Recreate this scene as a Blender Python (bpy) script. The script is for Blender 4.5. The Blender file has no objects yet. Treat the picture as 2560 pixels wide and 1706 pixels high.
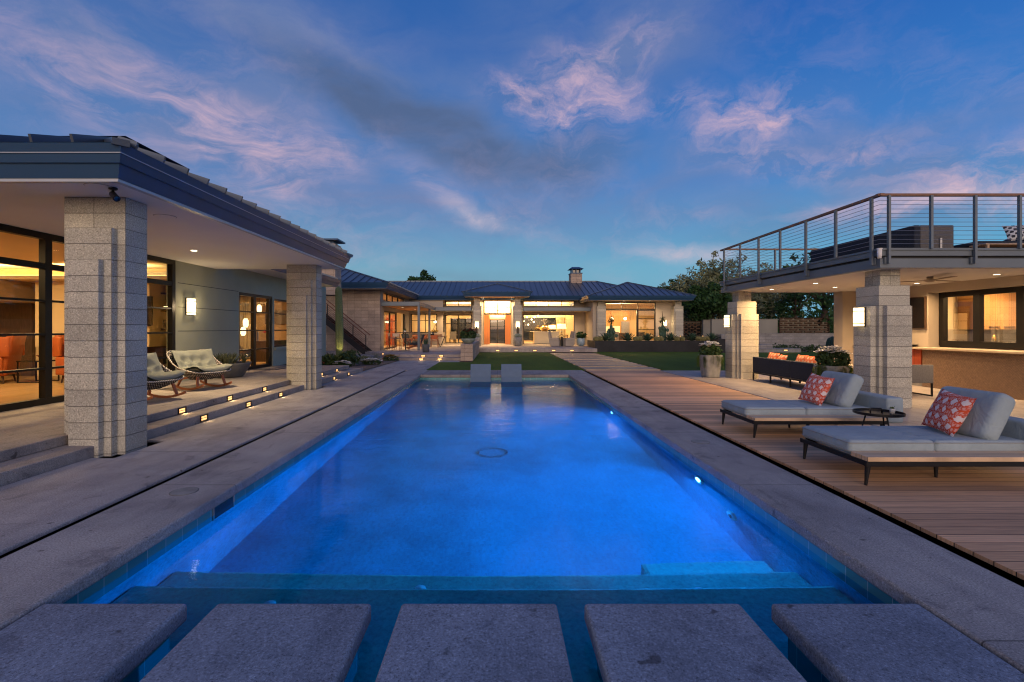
import bpy, math, random
from math import radians, sin, cos, pi, sqrt
from mathutils import Vector, Matrix
RND = random.Random(11)
S = bpy.context.scene
COL = S.collection

# ------------------------------------------------------------------ mesh helpers
class MB:
    def __init__(s):
        s.v = []; s.f = []
    def add(s, vs, fs):
        b = len(s.v)
        s.v += [tuple(p) for p in vs]
        s.f += [tuple(i + b for i in f) for f in fs]
        return s
    def box(s, x0, y0, z0, x1, y1, z1):
        x0, x1 = min(x0, x1), max(x0, x1); y0, y1 = min(y0, y1), max(y0, y1); z0, z1 = min(z0, z1), max(z0, z1)
        vs = [(x0,y0,z0),(x1,y0,z0),(x1,y1,z0),(x0,y1,z0),(x0,y0,z1),(x1,y0,z1),(x1,y1,z1),(x0,y1,z1)]
        return s.add(vs, [(3,2,1,0),(4,5,6,7),(0,1,5,4),(1,2,6,5),(2,3,7,6),(3,0,4,7)])
    def obox(s, m, sx, sy, sz):
        hx, hy, hz = sx/2, sy/2, sz/2
        vs = [m @ Vector(p) for p in [(-hx,-hy,-hz),(hx,-hy,-hz),(hx,hy,-hz),(-hx,hy,-hz),(-hx,-hy,hz),(hx,-hy,hz),(hx,hy,hz),(-hx,hy,hz)]]
        return s.add(vs, [(3,2,1,0),(4,5,6,7),(0,1,5,4),(1,2,6,5),(2,3,7,6),(3,0,4,7)])
    def bar(s, p, q, w, h=None, up=(0,0,1)):
        p = Vector(p); q = Vector(q); h = h or w
        d = (q - p); L = d.length; d.normalize()
        u = Vector(up)
        if abs(d.dot(u)) > .98: u = Vector((0,1,0))
        sd = d.cross(u).normalized(); u = sd.cross(d)
        m = Matrix((( sd.x, d.x, u.x, (p.x+q.x)/2),(sd.y, d.y, u.y, (p.y+q.y)/2),(sd.z, d.z, u.z, (p.z+q.z)/2),(0,0,0,1)))
        return s.obox(m, w, L, h)
    def tube(s, pts, r, n=8, caps=True):
        pts = [Vector(p) for p in pts]
        rs = r if isinstance(r, (list, tuple)) else [r]*len(pts)
        b = len(s.v); k = len(pts); ref = None
        for i, p in enumerate(pts):
            d = (pts[min(i+1,k-1)] - pts[max(i-1,0)]).normalized()
            if ref is None:
                ref = Vector((0,0,1)) if abs(d.z) < .9 else Vector((1,0,0))
            a = d.cross(ref).normalized(); c = a.cross(d).normalized(); ref = c
            for j in range(n):
                t = 2*pi*j/n
                s.v.append(tuple(p + (a*cos(t) + c*sin(t))*rs[i]))
        for i in range(k-1):
            for j in range(n):
                s.f.append((b+i*n+j, b+i*n+(j+1)%n, b+(i+1)*n+(j+1)%n, b+(i+1)*n+j))
        if caps:
            s.f.append(tuple(b+j for j in reversed(range(n))))
            s.f.append(tuple(b+(k-1)*n+j for j in range(n)))
        return s
    def cyl(s, p, q, r0, r1=None, n=14):
        return s.tube([p, q], [r0, r0 if r1 is None else r1], n)
    def lathe(s, prof, n=24, c=(0,0,0), sx=1, sy=1, pw=2.0):
        b = len(s.v); k = len(prof)
        for (r, z) in prof:
            for j in range(n):
                t = 2*pi*j/n
                cx, cy = cos(t), sin(t)
                if pw != 2.0:
                    cx = math.copysign(abs(cx)**(2/pw), cx); cy = math.copysign(abs(cy)**(2/pw), cy)
                s.v.append((c[0]+r*sx*cx, c[1]+r*sy*cy, c[2]+z))
        for i in range(k-1):
            for j in range(n):
                s.f.append((b+i*n+j, b+i*n+(j+1)%n, b+(i+1)*n+(j+1)%n, b+(i+1)*n+j))
        if prof[0][0] > 1e-4: s.f.append(tuple(b+j for j in reversed(range(n))))
        if prof[-1][0] > 1e-4: s.f.append(tuple(b+(k-1)*n+j for j in range(n)))
        return s
    def prism(s, poly, z0, z1):
        n = len(poly)
        vs = [(x,y,z0) for x,y in poly] + [(x,y,z1) for x,y in poly]
        fs = [tuple(reversed(range(n))), tuple(range(n,2*n))] + [(i,(i+1)%n,n+(i+1)%n,n+i) for i in range(n)]
        return s.add(vs, fs)
    def surf(s, fn, nu, nv, closed_u=False):
        b = len(s.v)
        for j in range(nv+1):
            for i in range(nu + (0 if closed_u else 1)):
                s.v.append(tuple(fn(i/nu, j/nv)))
        w = nu if closed_u else nu+1
        for j in range(nv):
            for i in range(nu):
                i2 = (i+1) % w
                s.f.append((b+j*w+i, b+j*w+i2, b+(j+1)*w+i2, b+(j+1)*w+i))
        return s
    def quad(s, a, b, c, d):
        return s.add([a,b,c,d], [(0,1,2,3)])
    def xf(s, m, start=0):
        s.v[start:] = [tuple(m @ Vector(p)) for p in s.v[start:]]
        return s
    def build(s, name, mat, parent=None, smooth=False, bevel=0, seg=2, W=False, sub=0):
        me = bpy.data.meshes.new(name)
        me.from_pydata(s.v, [], s.f); me.update()
        if smooth: me.polygons.foreach_set('use_smooth', [True]*len(me.polygons))
        o = bpy.data.objects.new(name, me)
        if mat: me.materials.append(mat)
        COL.objects.link(o)
        if parent is not None:
            o.parent = parent
            if W:
                off = Vector((0,0,0)); p = parent
                while p is not None:
                    off += p.location; p = p.parent
                o.location = -off
        if bevel:
            m = o.modifiers.new('edge', 'BEVEL'); m.width = bevel; m.segments = seg; m.limit_method = 'ANGLE'; m.angle_limit = radians(40)
        if sub:
            m = o.modifiers.new('round', 'SUBSURF'); m.levels = sub; m.render_levels = sub
        return o

def tag(o, label=None, cat=None, group=None, kind=None):
    if label: o['label'] = label
    if cat: o['category'] = cat
    if group: o['group'] = group
    if kind: o['kind'] = kind
    return o
def thing(name, label, cat, loc=(0,0,0), rz=0, group=None):
    o = bpy.data.objects.new(name, None); COL.objects.link(o)
    o.location = loc; o.rotation_euler = (0,0,rz); o.empty_display_size = .1
    return tag(o, label, cat, group)
def struct(mb, name, m, **k):
    return tag(mb.build(name, m, **k), kind='structure')
def copy_tree(o, parent=None):
    c = o.copy(); COL.objects.link(c)
    if parent is not None: c.parent = parent
    for ch in list(o.children): copy_tree(ch, c)
    return c
def dup(o, loc, rz=None, label=None, group=None, sc=None):
    c = copy_tree(o); c.location = loc
    if rz is not None: c.rotation_euler = (0,0,rz)
    if sc is not None: c.scale = (sc,sc,sc) if not hasattr(sc,'__len__') else sc
    if label: c['label'] = label
    if group: c['group'] = group
    return c
def lamp(kind, loc, energy, color, parent=None, size=.1, rot=None, aim=None, spot=100, blend=.6, spread=180, size_y=None):
    d = bpy.data.lights.new('lamp_light', kind); d.energy = energy; d.color = color
    if kind == 'AREA':
        d.shape = 'DISK' if size_y is None else 'RECTANGLE'; d.size = size; d.spread = radians(spread)
        if size_y: d.size_y = size_y
    elif kind == 'SPOT':
        d.spot_size = radians(spot); d.spot_blend = blend; d.shadow_soft_size = size
    elif kind == 'POINT':
        d.shadow_soft_size = size
    o = bpy.data.objects.new('lamp_light', d); COL.objects.link(o)
    o.location = loc
    if aim is not None:
        o.rotation_euler = Vector(aim).to_track_quat('-Z', 'Y').to_euler()
    if parent is not None:
        o.parent = parent
    return o

# ------------------------------------------------------------------ node helpers
class NT:
    def __init__(s, nt): s.nt = nt
    def n(s, t, **k):
        x = s.nt.nodes.new(t)
        for a, b in k.items(): setattr(x, a, b)
        return x
    def put(s, sock, val):
        if isinstance(val, bpy.types.NodeSocket): s.nt.links.new(val, sock)
        elif val is not None:
            if hasattr(sock.default_value, '__len__') and not hasattr(val, '__len__'): val = [val]*len(sock.default_value)
            if hasattr(val, '__len__') and len(sock.default_value) == 4 and len(val) == 3: val = (*val, 1)
            sock.default_value = val
    def math(s, op, a, b=None, c=None, clamp=False):
        x = s.n('ShaderNodeMath', operation=op); x.use_clamp = clamp
        for i, v in enumerate((a, b, c)):
            if v is not None: s.put(x.inputs[i], v)
        return x.outputs[0]
    def vmath(s, op, a, b=None):
        x = s.n('ShaderNodeVectorMath', operation=op)
        s.put(x.inputs[0], a)
        if b is not None: s.put(x.inputs[1], b)
        return x.outputs['Value'] if op in ('LENGTH','DOT_PRODUCT','DISTANCE') else x.outputs[0]
    def mix(s, f, a, b, op='MIX'):
        x = s.n('ShaderNodeMix', data_type='RGBA', blend_type=op); x.clamp_factor = True
        s.put(x.inputs[0], f); s.put(x.inputs[6], a); s.put(x.inputs[7], b)
        return x.outputs[2]
    def ramp(s, f, stops, interp='LINEAR'):
        x = s.n('ShaderNodeValToRGB'); cr = x.color_ramp; cr.interpolation = interp
        while len(cr.elements) < len(stops): cr.elements.new(.5)
        for e, (p, c) in zip(cr.elements, stops):
            e.position = p; e.color = (*c, 1) if hasattr(c, '__len__') else (c, c, c, 1)
        s.put(x.inputs[0], f)
        return x.outputs[0]
    def rng(s, v, a, b, c=0, d=1, smooth=False):
        x = s.n('ShaderNodeMapRange'); x.interpolation_type = 'SMOOTHSTEP' if smooth else 'LINEAR'
        for i, k in enumerate((v, a, b, c, d)): s.put(x.inputs[i], k)
        return x.outputs[0]
    def noise(s, vec, scale, detail=3, rough=.55, dist=0, col=False):
        x = s.n('ShaderNodeTexNoise')
        if vec is not None: s.put(x.inputs['Vector'], vec)
        s.put(x.inputs['Scale'], scale); s.put(x.inputs['Detail'], detail); s.put(x.inputs['Roughness'], rough); s.put(x.inputs['Distortion'], dist)
        return x.outputs['Color' if col else 'Fac']
    def mapping(s, vec, loc=(0,0,0), rot=(0,0,0), sc=(1,1,1), kind='POINT'):
        x = s.n('ShaderNodeMapping', vector_type=kind)
        s.put(x.inputs[0], vec); x.inputs[1].default_value = loc; x.inputs[2].default_value = rot; x.inputs[3].default_value = sc
        return x.outputs[0]
    def sep(s, v):
        x = s.n('ShaderNodeSeparateXYZ'); s.put(x.inputs[0], v); return x.outputs
    def comb(s, x, y, z=0):
        k = s.n('ShaderNodeCombineXYZ')
        for i, v in enumerate((x, y, z)): s.put(k.inputs[i], v)
        return k.outputs[0]
    def bump(s, h, strength, dist=.02, normal=None):
        x = s.n('ShaderNodeBump'); s.put(x.inputs['Strength'], strength); s.put(x.inputs['Distance'], dist); s.put(x.inputs['Height'], h)
        if normal is not None: s.put(x.inputs['Normal'], normal)
        return x.outputs[0]

def new_mat(name):
    m = bpy.data.materials.new(name); m.use_nodes = True
    nt = m.node_tree
    b = nt.nodes['Principled BSDF']
    k = NT(nt)
    tc = k.n('ShaderNodeTexCoord')
    return m, k, b, tc.outputs['Object']
def setp(k, b, col=None, rough=None, metal=None, spec=None, normal=None, emit=None, es=None):
    if col is not None: k.put(b.inputs['Base Color'], col)
    if rough is not None: k.put(b.inputs['Roughness'], rough)
    if metal is not None: k.put(b.inputs['Metallic'], metal)
    if spec is not None: k.put(b.inputs['Specular IOR Level'], spec)
    if normal is not None: k.put(b.inputs['Normal'], normal)
    if emit is not None: k.put(b.inputs['Emission Color'], emit); k.put(b.inputs['Emission Strength'], es)
def mul(c, f): return tuple(x*f for x in c)

def simple(name, col, rough=.6, metal=0, var=.12, vs=3, bump=0, bs=60, spec=.4, stretch=(1,1,1), emit=None, es=0, wr=0):
    m, k, b, oc = new_mat(name)
    v = k.mapping(oc, sc=stretch)
    f = k.noise(v, vs, 4)
    c = k.ramp(f, [(.3, mul(col, 1-var)), (.7, mul(col, 1+var))])
    nrm = k.bump(k.noise(v, bs, 3), bump, .01) if bump else None
    if wr: nrm = k.bump(k.noise(oc, 5.5, 4, .55, 1.1), wr, .05, nrm)
    setp(k, b, c, rough, metal, spec, nrm, emit, es)
    return m

def glow(name, col, es):
    m, k, b, oc = new_mat(name)
    setp(k, b, mul(col, .8), .5, emit=col, es=es)
    return m

def block_mat(name, bw, rh, phase=0.0, zph=0.0, col=(.475,.455,.385), mort=(.18,.165,.14)):
    """split-face concrete block: courses of height rh, joints bw apart, speckled aggregate"""
    m, k, b, oc = new_mat(name)
    x, y, z = k.sep(oc)
    u = k.math('SUBTRACT', k.math('ADD', x, y), phase)
    vec = k.comb(u, k.math('SUBTRACT', z, zph), 0)
    br = k.n('ShaderNodeTexBrick', offset=0, squash=1)
    k.put(br.inputs['Vector'], vec)
    br.inputs['Scale'].default_value = 1
    br.inputs['Brick Width'].default_value = bw; br.inputs['Row Height'].default_value = rh
    br.inputs['Mortar Size'].default_value = .0045; br.inputs['Mortar Smooth'].default_value = .3
    br.inputs['Color1'].default_value = (.84,.84,.85,1); br.inputs['Color2'].default_value = (1.12,1.11,1.09,1); br.inputs['Mortar'].default_value = (1,1,1,1)
    sp = k.noise(oc, 62, 3, .75)
    spk = k.ramp(sp, [(.30, mul(col,.30)), (.41, mul(col,.84)), (.56, mul(col,1.02)), (.69, mul(col,1.6))])
    big = k.noise(oc, 1.7, 3)
    c = k.mix(1, spk, k.ramp(big, [(.3, (.86,.85,.84)), (.7, (1.08,1.07,1.06))]), 'MULTIPLY')
    c = k.mix(1, c, br.outputs['Color'], 'MULTIPLY')
    c = k.mix(br.outputs['Fac'], c, mort)
    h = k.math('SUBTRACT', k.math('MULTIPLY', k.noise(oc, 55, 3, .7), .35), br.outputs['Fac'])
    setp(k, b, c, .9, 0, .2, k.bump(h, .9, .012))
    return m

def concrete_mat(name, col, jx=None, jy=None, speck=.5, rough=.8):
    """exposed-aggregate concrete; optional saw joints every jx / jy metres"""
    m, k, b, oc0 = new_mat(name)
    rnd = k.n('ShaderNodeObjectInfo').outputs['Random']
    oc = k.vmath('ADD', oc0, k.comb(k.math('MULTIPLY', rnd, 37), k.math('MULTIPLY', rnd, 91), 0))
    sp = k.noise(oc, 85, 3, .78)
    spk = k.ramp(sp, [(.31, mul(col,1-1.1*speck)), (.44, mul(col,.88)), (.57, mul(col,1.06)), (.70, mul(col,1+1.3*speck))])
    big = k.noise(oc, .9, 5, .6)
    c = k.mix(1, spk, k.ramp(big, [(.28, (.62,.61,.63)), (.5, (.97,.97,.97)), (.72, (1.2,1.18,1.14))]), 'MULTIPLY')
    tone = k.rng(rnd, 0, 1, .90, 1.08); c = k.mix(1, c, k.comb(tone, tone, tone), 'MULTIPLY')
    blot = k.noise(oc, 2.6, 6, .7, 1.2)
    c = k.mix(1, c, k.ramp(blot, [(.33, (.66,.66,.69)), (.43, (.95,.95,.95)), (.62, (1,1,1)), (.72, (1.12,1.11,1.08))]), 'MULTIPLY')
    st = k.noise(k.mapping(oc, sc=(3,.6,1)), 1.3, 6, .7)
    c = k.mix(1, c, k.ramp(st, [(.35, (.82,.82,.83)), (.55, (1,1,1))]), 'MULTIPLY')
    c = k.mix(1, c, k.ramp(k.noise(oc, 9, 2, .5), [(.24, (.45,.43,.42)), (.29, (1,1,1))]), 'MULTIPLY')
    h = k.math('MULTIPLY', k.noise(oc, 110, 3, .7), .4)
    x, y, z = k.sep(oc0)
    for (ax, j) in ((x, jx), (y, jy)):
        if j:
            fr = k.math('ABSOLUTE', k.math('SUBTRACT', k.math('FRACT', k.math('DIVIDE', ax, j)), .5))
            g = k.math('GREATER_THAN', fr, .5 - .004/j)
            c = k.mix(g, c, mul(col, .22)); h = k.math('SUBTRACT', h, g)
    setp(k, b, c, rough, 0, .3, k.bump(h, .55, .008))
    return m

def wood_mat(name, col, bw=.14, axis='y', gap=.035, rough=.55, var=.25, grain=1.0):
    """boards of width bw side by side along axis; grain runs the other way"""
    m, k, b, oc = new_mat(name)
    x, y, z = k.sep(oc)
    a, l = {'y': (y, x), 'x': (x, y), 'z': (z, x)}[axis]
    t = k.math('DIVIDE', a, bw)
    idx = k.math('FLOOR', t)
    wn = k.n('ShaderNodeTexWhiteNoise', noise_dimensions='1D'); k.put(wn.inputs['W'], idx)
    gv = k.comb(k.math('MULTIPLY', l, 1.1), k.math('MULTIPLY', t, 6), k.math('MULTIPLY', idx, 3.7))
    g1 = k.noise(gv, 2.2*grain, 6, .62, .6)
    c = k.ramp(g1, [(.25, mul(col, .58)), (.5, col), (.75, mul(col, 1.32))])
    vr = k.rng(wn.outputs['Value'], 0, 1, 1-var, 1+var)
    c = k.mix(1, c, k.comb(vr, vr, vr), 'MULTIPLY')
    big = k.noise(k.comb(x, y, z), .5, 4, .6)
    c = k.mix(1, c, k.ramp(big, [(.3, (.8,.78,.77)), (.7, (1.08,1.06,1.05))]), 'MULTIPLY')
    h = k.math('MULTIPLY', g1, .12)
    if gap:
        fr = k.math('ABSOLUTE', k.math('SUBTRACT', k.math('FRACT', t), .5))
        gp = k.rng(fr, .5-gap, .5-gap*.5, 0, 1)
        c = k.mix(gp, c, (.012,.009,.008)); h = k.math('SUBTRACT', h, gp)
    setp(k, b, c, rough, 0, .35, k.bump(h, .5, .006))
    return m

def glass_mat(name, tint=(1,1,1), refl=1.0, rough=.0):
    m = bpy.data.materials.new(name); m.use_nodes = True
    k = NT(m.node_tree); m.node_tree.nodes.remove(m.node_tree.nodes['Principled BSDF'])
    out = m.node_tree.nodes['Material Output']
    tr = k.n('ShaderNodeBsdfTransparent'); tr.inputs[0].default_value = (*tint, 1)
    gl = k.n('ShaderNodeBsdfGlossy'); gl.inputs['Roughness'].default_value = rough
    lw = k.n('ShaderNodeFresnel'); lw.inputs[0].default_value = 1.5
    mx = k.n('ShaderNodeMixShader')
    k.put(mx.inputs[0], k.math('MULTIPLY', lw.outputs[0], refl, clamp=True))
    k.nt.links.new(tr.outputs[0], mx.inputs[1]); k.nt.links.new(gl.outputs[0], mx.inputs[2])
    k.nt.links.new(mx.outputs[0], out.inputs[0])
    return m

def leaf_mat(name, c1, c2, rough=.55):
    m, k, b, oc = new_mat(name)
    f = k.noise(oc, 2.5, 4, .6)
    f2 = k.noise(oc, 23, 2, .5)
    c = k.mix(k.rng(f2, .3, .7), k.ramp(f, [(.3, c1), (.7, c2)]), mul(c2, 1.15))
    setp(k, b, c, rough, 0, .25)
    return m

# ------------------------------------------------------------------ materials
WARM = (1.0, .62, .27); WARM2 = (1.0, .72, .40)
MT = {}
MT['pillar_a'] = block_mat('block_pillar_upper', .4, .2, phase=-.2)
MT['pillar_b'] = block_mat('block_pillar_collar', .61, .2, phase=0.0)
MT['pillar_c'] = block_mat('block_pillar_face', 9.0, .2, phase=4.5)
MT['block_wall'] = block_mat('block_wall', .4, .2, phase=0, col=(.42,.335,.275), mort=(.2,.155,.13))
MT['low_block'] = block_mat('low_block_wall', .4, .2, col=(.27,.26,.255))
MT['stucco_grey'] = simple('grey_garden_stucco', (.23,.22,.19), .9, var=.08, vs=1.2, bump=.2, bs=160, spec=.15)
MT['stucco'] = simple('stucco_grey_green', (.365,.38,.29), .9, var=.06, vs=1.2, bump=.25, bs=180, spec=.15)
MT['stucco_tan'] = simple('stucco_tan', (.42,.36,.285), .9, var=.05, vs=1.2, bump=.2, bs=160, spec=.15)
MT['soffit'] = simple('soffit_plaster', (.68,.665,.64), .9, var=.03, vs=.8, bump=.1, bs=150, spec=.1)
MT['cream'] = simple('interior_cream_paint', (.70,.54,.33), .85, var=.03, vs=1)
MT['walkway'] = concrete_mat('walkway_aggregate', (.42,.39,.375), jy=3.05, speck=.55)
MT['coping'] = concrete_mat('coping_aggregate', (.37,.35,.34), jy=2.4, speck=.6)
MT['copingx'] = concrete_mat('coping_end_aggregate', (.33,.30,.29), jx=1.25, speck=.5)
MT['slab'] = concrete_mat('slab_aggregate', (.215,.255,.33), speck=.7)
MT['patio'] = concrete_mat('patio_aggregate', (.34,.30,.27), jx=4.1, jy=3.6, speck=.45)
MT['terrace'] = concrete_mat('terrace_concrete', (.38,.32,.285), jx=3.05, jy=3.05, speck=.3)
MT['pavilion_floor'] = concrete_mat('pavilion_concrete', (.36,.325,.30), jx=3.0, jy=3.1, speck=.25, rough=.55)
MT['gravel'] = simple('black_gravel', (.025,.025,.028), .9, var=.6, vs=130, bump=1, bs=120)
MT['soil'] = concrete_mat('decomposed_granite', (.20,.155,.125), speck=.9, rough=.95)
MT['deck'] = wood_mat('ipe_deck_boards', (.64,.375,.20), .14, 'y', .035, rough=.62, var=.34)
MT['deck_far'] = wood_mat('ipe_path_boards', (.50,.35,.20), .14, 'y', .02, rough=.55, var=.14)
MT['teak'] = wood_mat('teak_boards', (.68,.48,.30), .075, 'y', .03, rough=.5, var=.12)
MT['teak_red'] = simple('oiled_teak', (.30,.105,.045), .45, var=.3, vs=7, stretch=(1,6,6), bump=.1, bs=40)
MT['black_metal'] = simple('black_powder_coat', (.012,.012,.014), .38, .3, var=.15, vs=4)
MT['grey_metal'] = simple('grey_painted_steel', (.13,.155,.18), .42, .25, var=.08, vs=1.5)
MT['fascia'] = simple('slate_fascia_metal', (.022,.066,.145), .42, .15, var=.06, vs=.7)
MT['lightstrip'] = simple('drip_edge_metal', (.36,.38,.42), .4, .4, var=.05)
MT['roof'] = simple('standing_seam_metal', (.10,.125,.165), .36, .5, var=.12, vs=.6, stretch=(1,.3,1))
MT['frame'] = simple('dark_bronze_frame', (.012,.011,.010), .4, .4, var=.1)
MT['steel'] = simple('brushed_steel', (.45,.45,.46), .3, .9, var=.08, vs=8)
MT['cable'] = simple('steel_cable', (.32,.34,.37), .35, .8, var=.05)
MT['handrail'] = simple('hardwood_handrail', (.20,.10,.06), .5, var=.25, vs=6, stretch=(1,1,8))
MT['rust'] = simple('oxide_red_rail', (.16,.055,.035), .7, .1, var=.3, vs=8)
MT['blacksteel'] = simple('blackened_steel_plate', (.020,.020,.023), .6, .3, var=.35, vs=1.6, bump=.1, bs=25)
MT['glass'] = glass_mat('window_glass', (.93,.95,.93), 1.0)
MT['glass_lo'] = glass_mat('clear_glass', (.97,.97,.96), .35)
MT['glass_hi'] = glass_mat('reflective_glass', (.55,.58,.58), 3.2)
MT['dark_glass'] = simple('dark_window_pane', (.006,.009,.011), .06, 0, var=.1, spec=.9)
MT['orange_door'] = wood_mat('fir_door_wood', (.55,.19,.05), .16, 'x', .012, rough=.42, var=.12)
MT['cabinet'] = wood_mat('honey_cabinet_wood', (.44,.235,.095), .42, 'x', .006, rough=.45, var=.1)
MT['cabinet_y'] = wood_mat('honey_cabinet_wood_side', (.42,.22,.085), .42, 'y', .006, rough=.45, var=.1)
MT['red_wood'] = wood_mat('red_mahogany_panel', (.36,.065,.022), .45, 'y', .008, rough=.4, var=.12)
MT['floor_wood'] = wood_mat('oak_floor', (.40,.25,.11), .15, 'x', .01, rough=.3, var=.15)
MT['walnut'] = simple('dark_walnut', (.07,.038,.022), .45, var=.35, vs=5, stretch=(6,6,1))
MT['cushion'] = simple('pale_grey_outdoor_fabric', (.31,.375,.41), .95, var=.09, vs=3, bump=.35, bs=420, spec=.1, wr=.45)
MT['cushion_dark'] = simple('grey_blue_outdoor_fabric', (.30,.31,.32), .95, var=.06, vs=2, bump=.35, bs=420, spec=.1)
MT['charcoal'] = simple('charcoal_upholstery', (.036,.042,.056), .95, var=.2, vs=30, bump=.4, bs=350, spec=.1)
MT['charcoal2'] = simple('grey_upholstery', (.13,.125,.125), .95, var=.15, vs=30, bump=.4, bs=350, spec=.1)
MT['teal_cush'] = simple('sage_tufted_fabric', (.20,.215,.19), .95, var=.08, vs=3, bump=.3, bs=300, spec=.1, wr=.3)
MT['beige_up'] = simple('beige_slipcover', (.36,.31,.25), .95, var=.08, vs=4, bump=.2, bs=200, spec=.1)
MT['white_up'] = simple('white_upholstery', (.72,.66,.56), .9, var=.04)
MT['leather'] = simple('orange_leather', (.36,.085,.02), .42, var=.15, vs=6, bump=.1, bs=90)
MT['ledge'] = simple('blue_grey_resin', (.10,.155,.235), .5, var=.06, vs=6)
MT['pot_grey'] = simple('weathered_concrete_pot', (.235,.235,.225), .9, var=.25, vs=6, bump=.3, bs=60)
MT['pot_dark'] = simple('dark_concrete_bowl', (.115,.115,.12), .85, var=.2, vs=5, bump=.2, bs=60)
MT['pot_blue'] = simple('pale_blue_glaze', (.30,.40,.47), .3, var=.15, vs=4)
MT['pot_green'] = simple('celadon_bowl', (.22,.25,.215), .7, var=.2, vs=6)
MT['white_pot'] = simple('white_ceramic', (.75,.75,.73), .3, var=.03)
MT['gold'] = simple('hammered_gold', (.75,.46,.13), .28, .9, var=.15, vs=20)
MT['bark'] = simple('tree_bark', (.075,.052,.038), .95, var=.4, vs=9, bump=.6, bs=30, stretch=(1,1,.3))
MT['earth'] = simple('pot_soil', (.03,.022,.016), 1, var=.3, vs=30)
MT['leaf_a'] = leaf_mat('foliage_dark', (.010,.030,.009), (.030,.075,.020))
MT['leaf_b'] = leaf_mat('foliage_olive', (.055,.062,.026), (.14,.138,.06))
MT['leaf_c'] = leaf_mat('foliage_grey_green', (.075,.09,.045), (.17,.185,.095))
MT['leaf_hedge'] = leaf_mat('foliage_hedge', (.008,.028,.008), (.022,.07,.018))
MT['leaf_shrub'] = leaf_mat('foliage_shrub', (.016,.034,.012), (.04,.075,.025))
MT['leaf_agave'] = leaf_mat('agave_leaf', (.02,.05,.036), (.05,.095,.06))
MT['leaf_sans'] = leaf_mat('aloe_leaf', (.05,.062,.038), (.12,.13,.07))
MT['leaf_trail'] = leaf_mat('trailing_leaf', (.035,.07,.012), (.10,.15,.03))
MT['leaf_blue'] = leaf_mat('blue_fescue_leaf', (.08,.11,.10), (.17,.2,.16))
MT['petal_w'] = simple('white_petal', (.82,.82,.80), .7, var=.04)
MT['petal_r'] = simple('crimson_petal', (.22,.008,.018), .7, var=.25, vs=9)
MT['petal_y'] = simple('yellow_petal', (.42,.25,.03), .7, var=.2, vs=9)
MT['petal_p'] = simple('pink_petal', (.72,.12,.2), .7, var=.2, vs=9)
MT['tv'] = simple('black_screen', (.006,.006,.007), .12, 0, var=.05, spec=.7)
MT['art'] = simple('painting_canvas', (.12,.15,.13), .7, var=.7, vs=2.5)
MT['curtain'] = simple('striped_curtain', (.28,.24,.16), .9, var=.3, vs=3, stretch=(1,9,.2))
MT['screen_panel'] = None
MT['plaster_pool'] = simple('pebble_pool_plaster', (.05,.44,.62), .7, var=.24, vs=2.2, bump=.15, bs=120)
MT['bulb'] = glow('warm_bulb', (1.0,.80,.50), 9)
MT['bulb_hot'] = glow('downlight_lens', (1.0,.82,.55), 14)
MT['diffuser'] = glow('opal_diffuser', (1.0,.74,.40), 2.6)
MT['shade'] = glow('linen_lampshade', (1.0,.66,.28), 2.6)
MT['steplens'] = glow('step_light_lens', (1.0,.55,.20), 1.7)
MT['cove'] = glow('cove_light', (1.0,.66,.20), 2.2)
MT['bulb_globe'] = glow('glass_globe_lamp', (1.0,.82,.52), 7)

def pool_floor(name, c):
    m, k, b, oc = new_mat(name)
    f = k.noise(oc, 1.3, 5, .65); g = k.noise(oc, 26, 4, .75)
    col = k.mix(1, k.ramp(f, [(.3, mul(c,.70)), (.5, c), (.7, mul(c,1.25))]), k.ramp(g, [(.32, (.62,.66,.70)), (.52, (1,1,1)), (.7, (1.25,1.2,1.15))]), 'MULTIPLY')
    setp(k, b, col, .7, 0, .2, k.bump(g, .3, .01)); return m
MT['plaster_pool'] = pool_floor('pebble_pool_plaster', (.04,.46,.62)); MT['plaster_brightened'] = pool_floor('pebble_plaster_brightened', (.06,.62,.54))  # second plaster: lighter colour stands in for light missing on the near steps
def turf():
    m, k, b, oc = new_mat('lawn_turf')
    f = k.noise(oc, 60, 3, .7); g = k.noise(k.mapping(oc, sc=(1,.25,1)), .7, 4, .6)
    c = k.ramp(f, [(.3, (.03,.06,.006)), (.55, (.085,.155,.018)), (.75, (.15,.22,.04))])
    c = k.mix(1, c, k.ramp(g, [(.3, (.72,.75,.7)), (.7, (1.15,1.12,1.05))]), 'MULTIPLY')
    setp(k, b, c, .9, 0, .15, k.bump(f, 1, .03)); return m
MT['turf'] = turf()

def tile_band():
    m, k, b, oc = new_mat('teal_waterline_tile')
    x, y, z = k.sep(oc)
    u = k.math('ADD', x, y)
    t = k.math('DIVIDE', u, .2)
    fr = k.math('ABSOLUTE', k.math('SUBTRACT', k.math('FRACT', t), .5))
    g = k.math('GREATER_THAN', fr, .483)
    wn = k.n('ShaderNodeTexWhiteNoise', noise_dimensions='1D'); k.put(wn.inputs['W'], k.math('FLOOR', t))
    c = k.ramp(wn.outputs['Value'], [(0, (.05,.21,.235)), (1, (.075,.27,.28))])
    c = k.mix(g, c, (.28,.40,.40))
    setp(k, b, c, .15, 0, .5); return m
MT['tile'] = tile_band()

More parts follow.
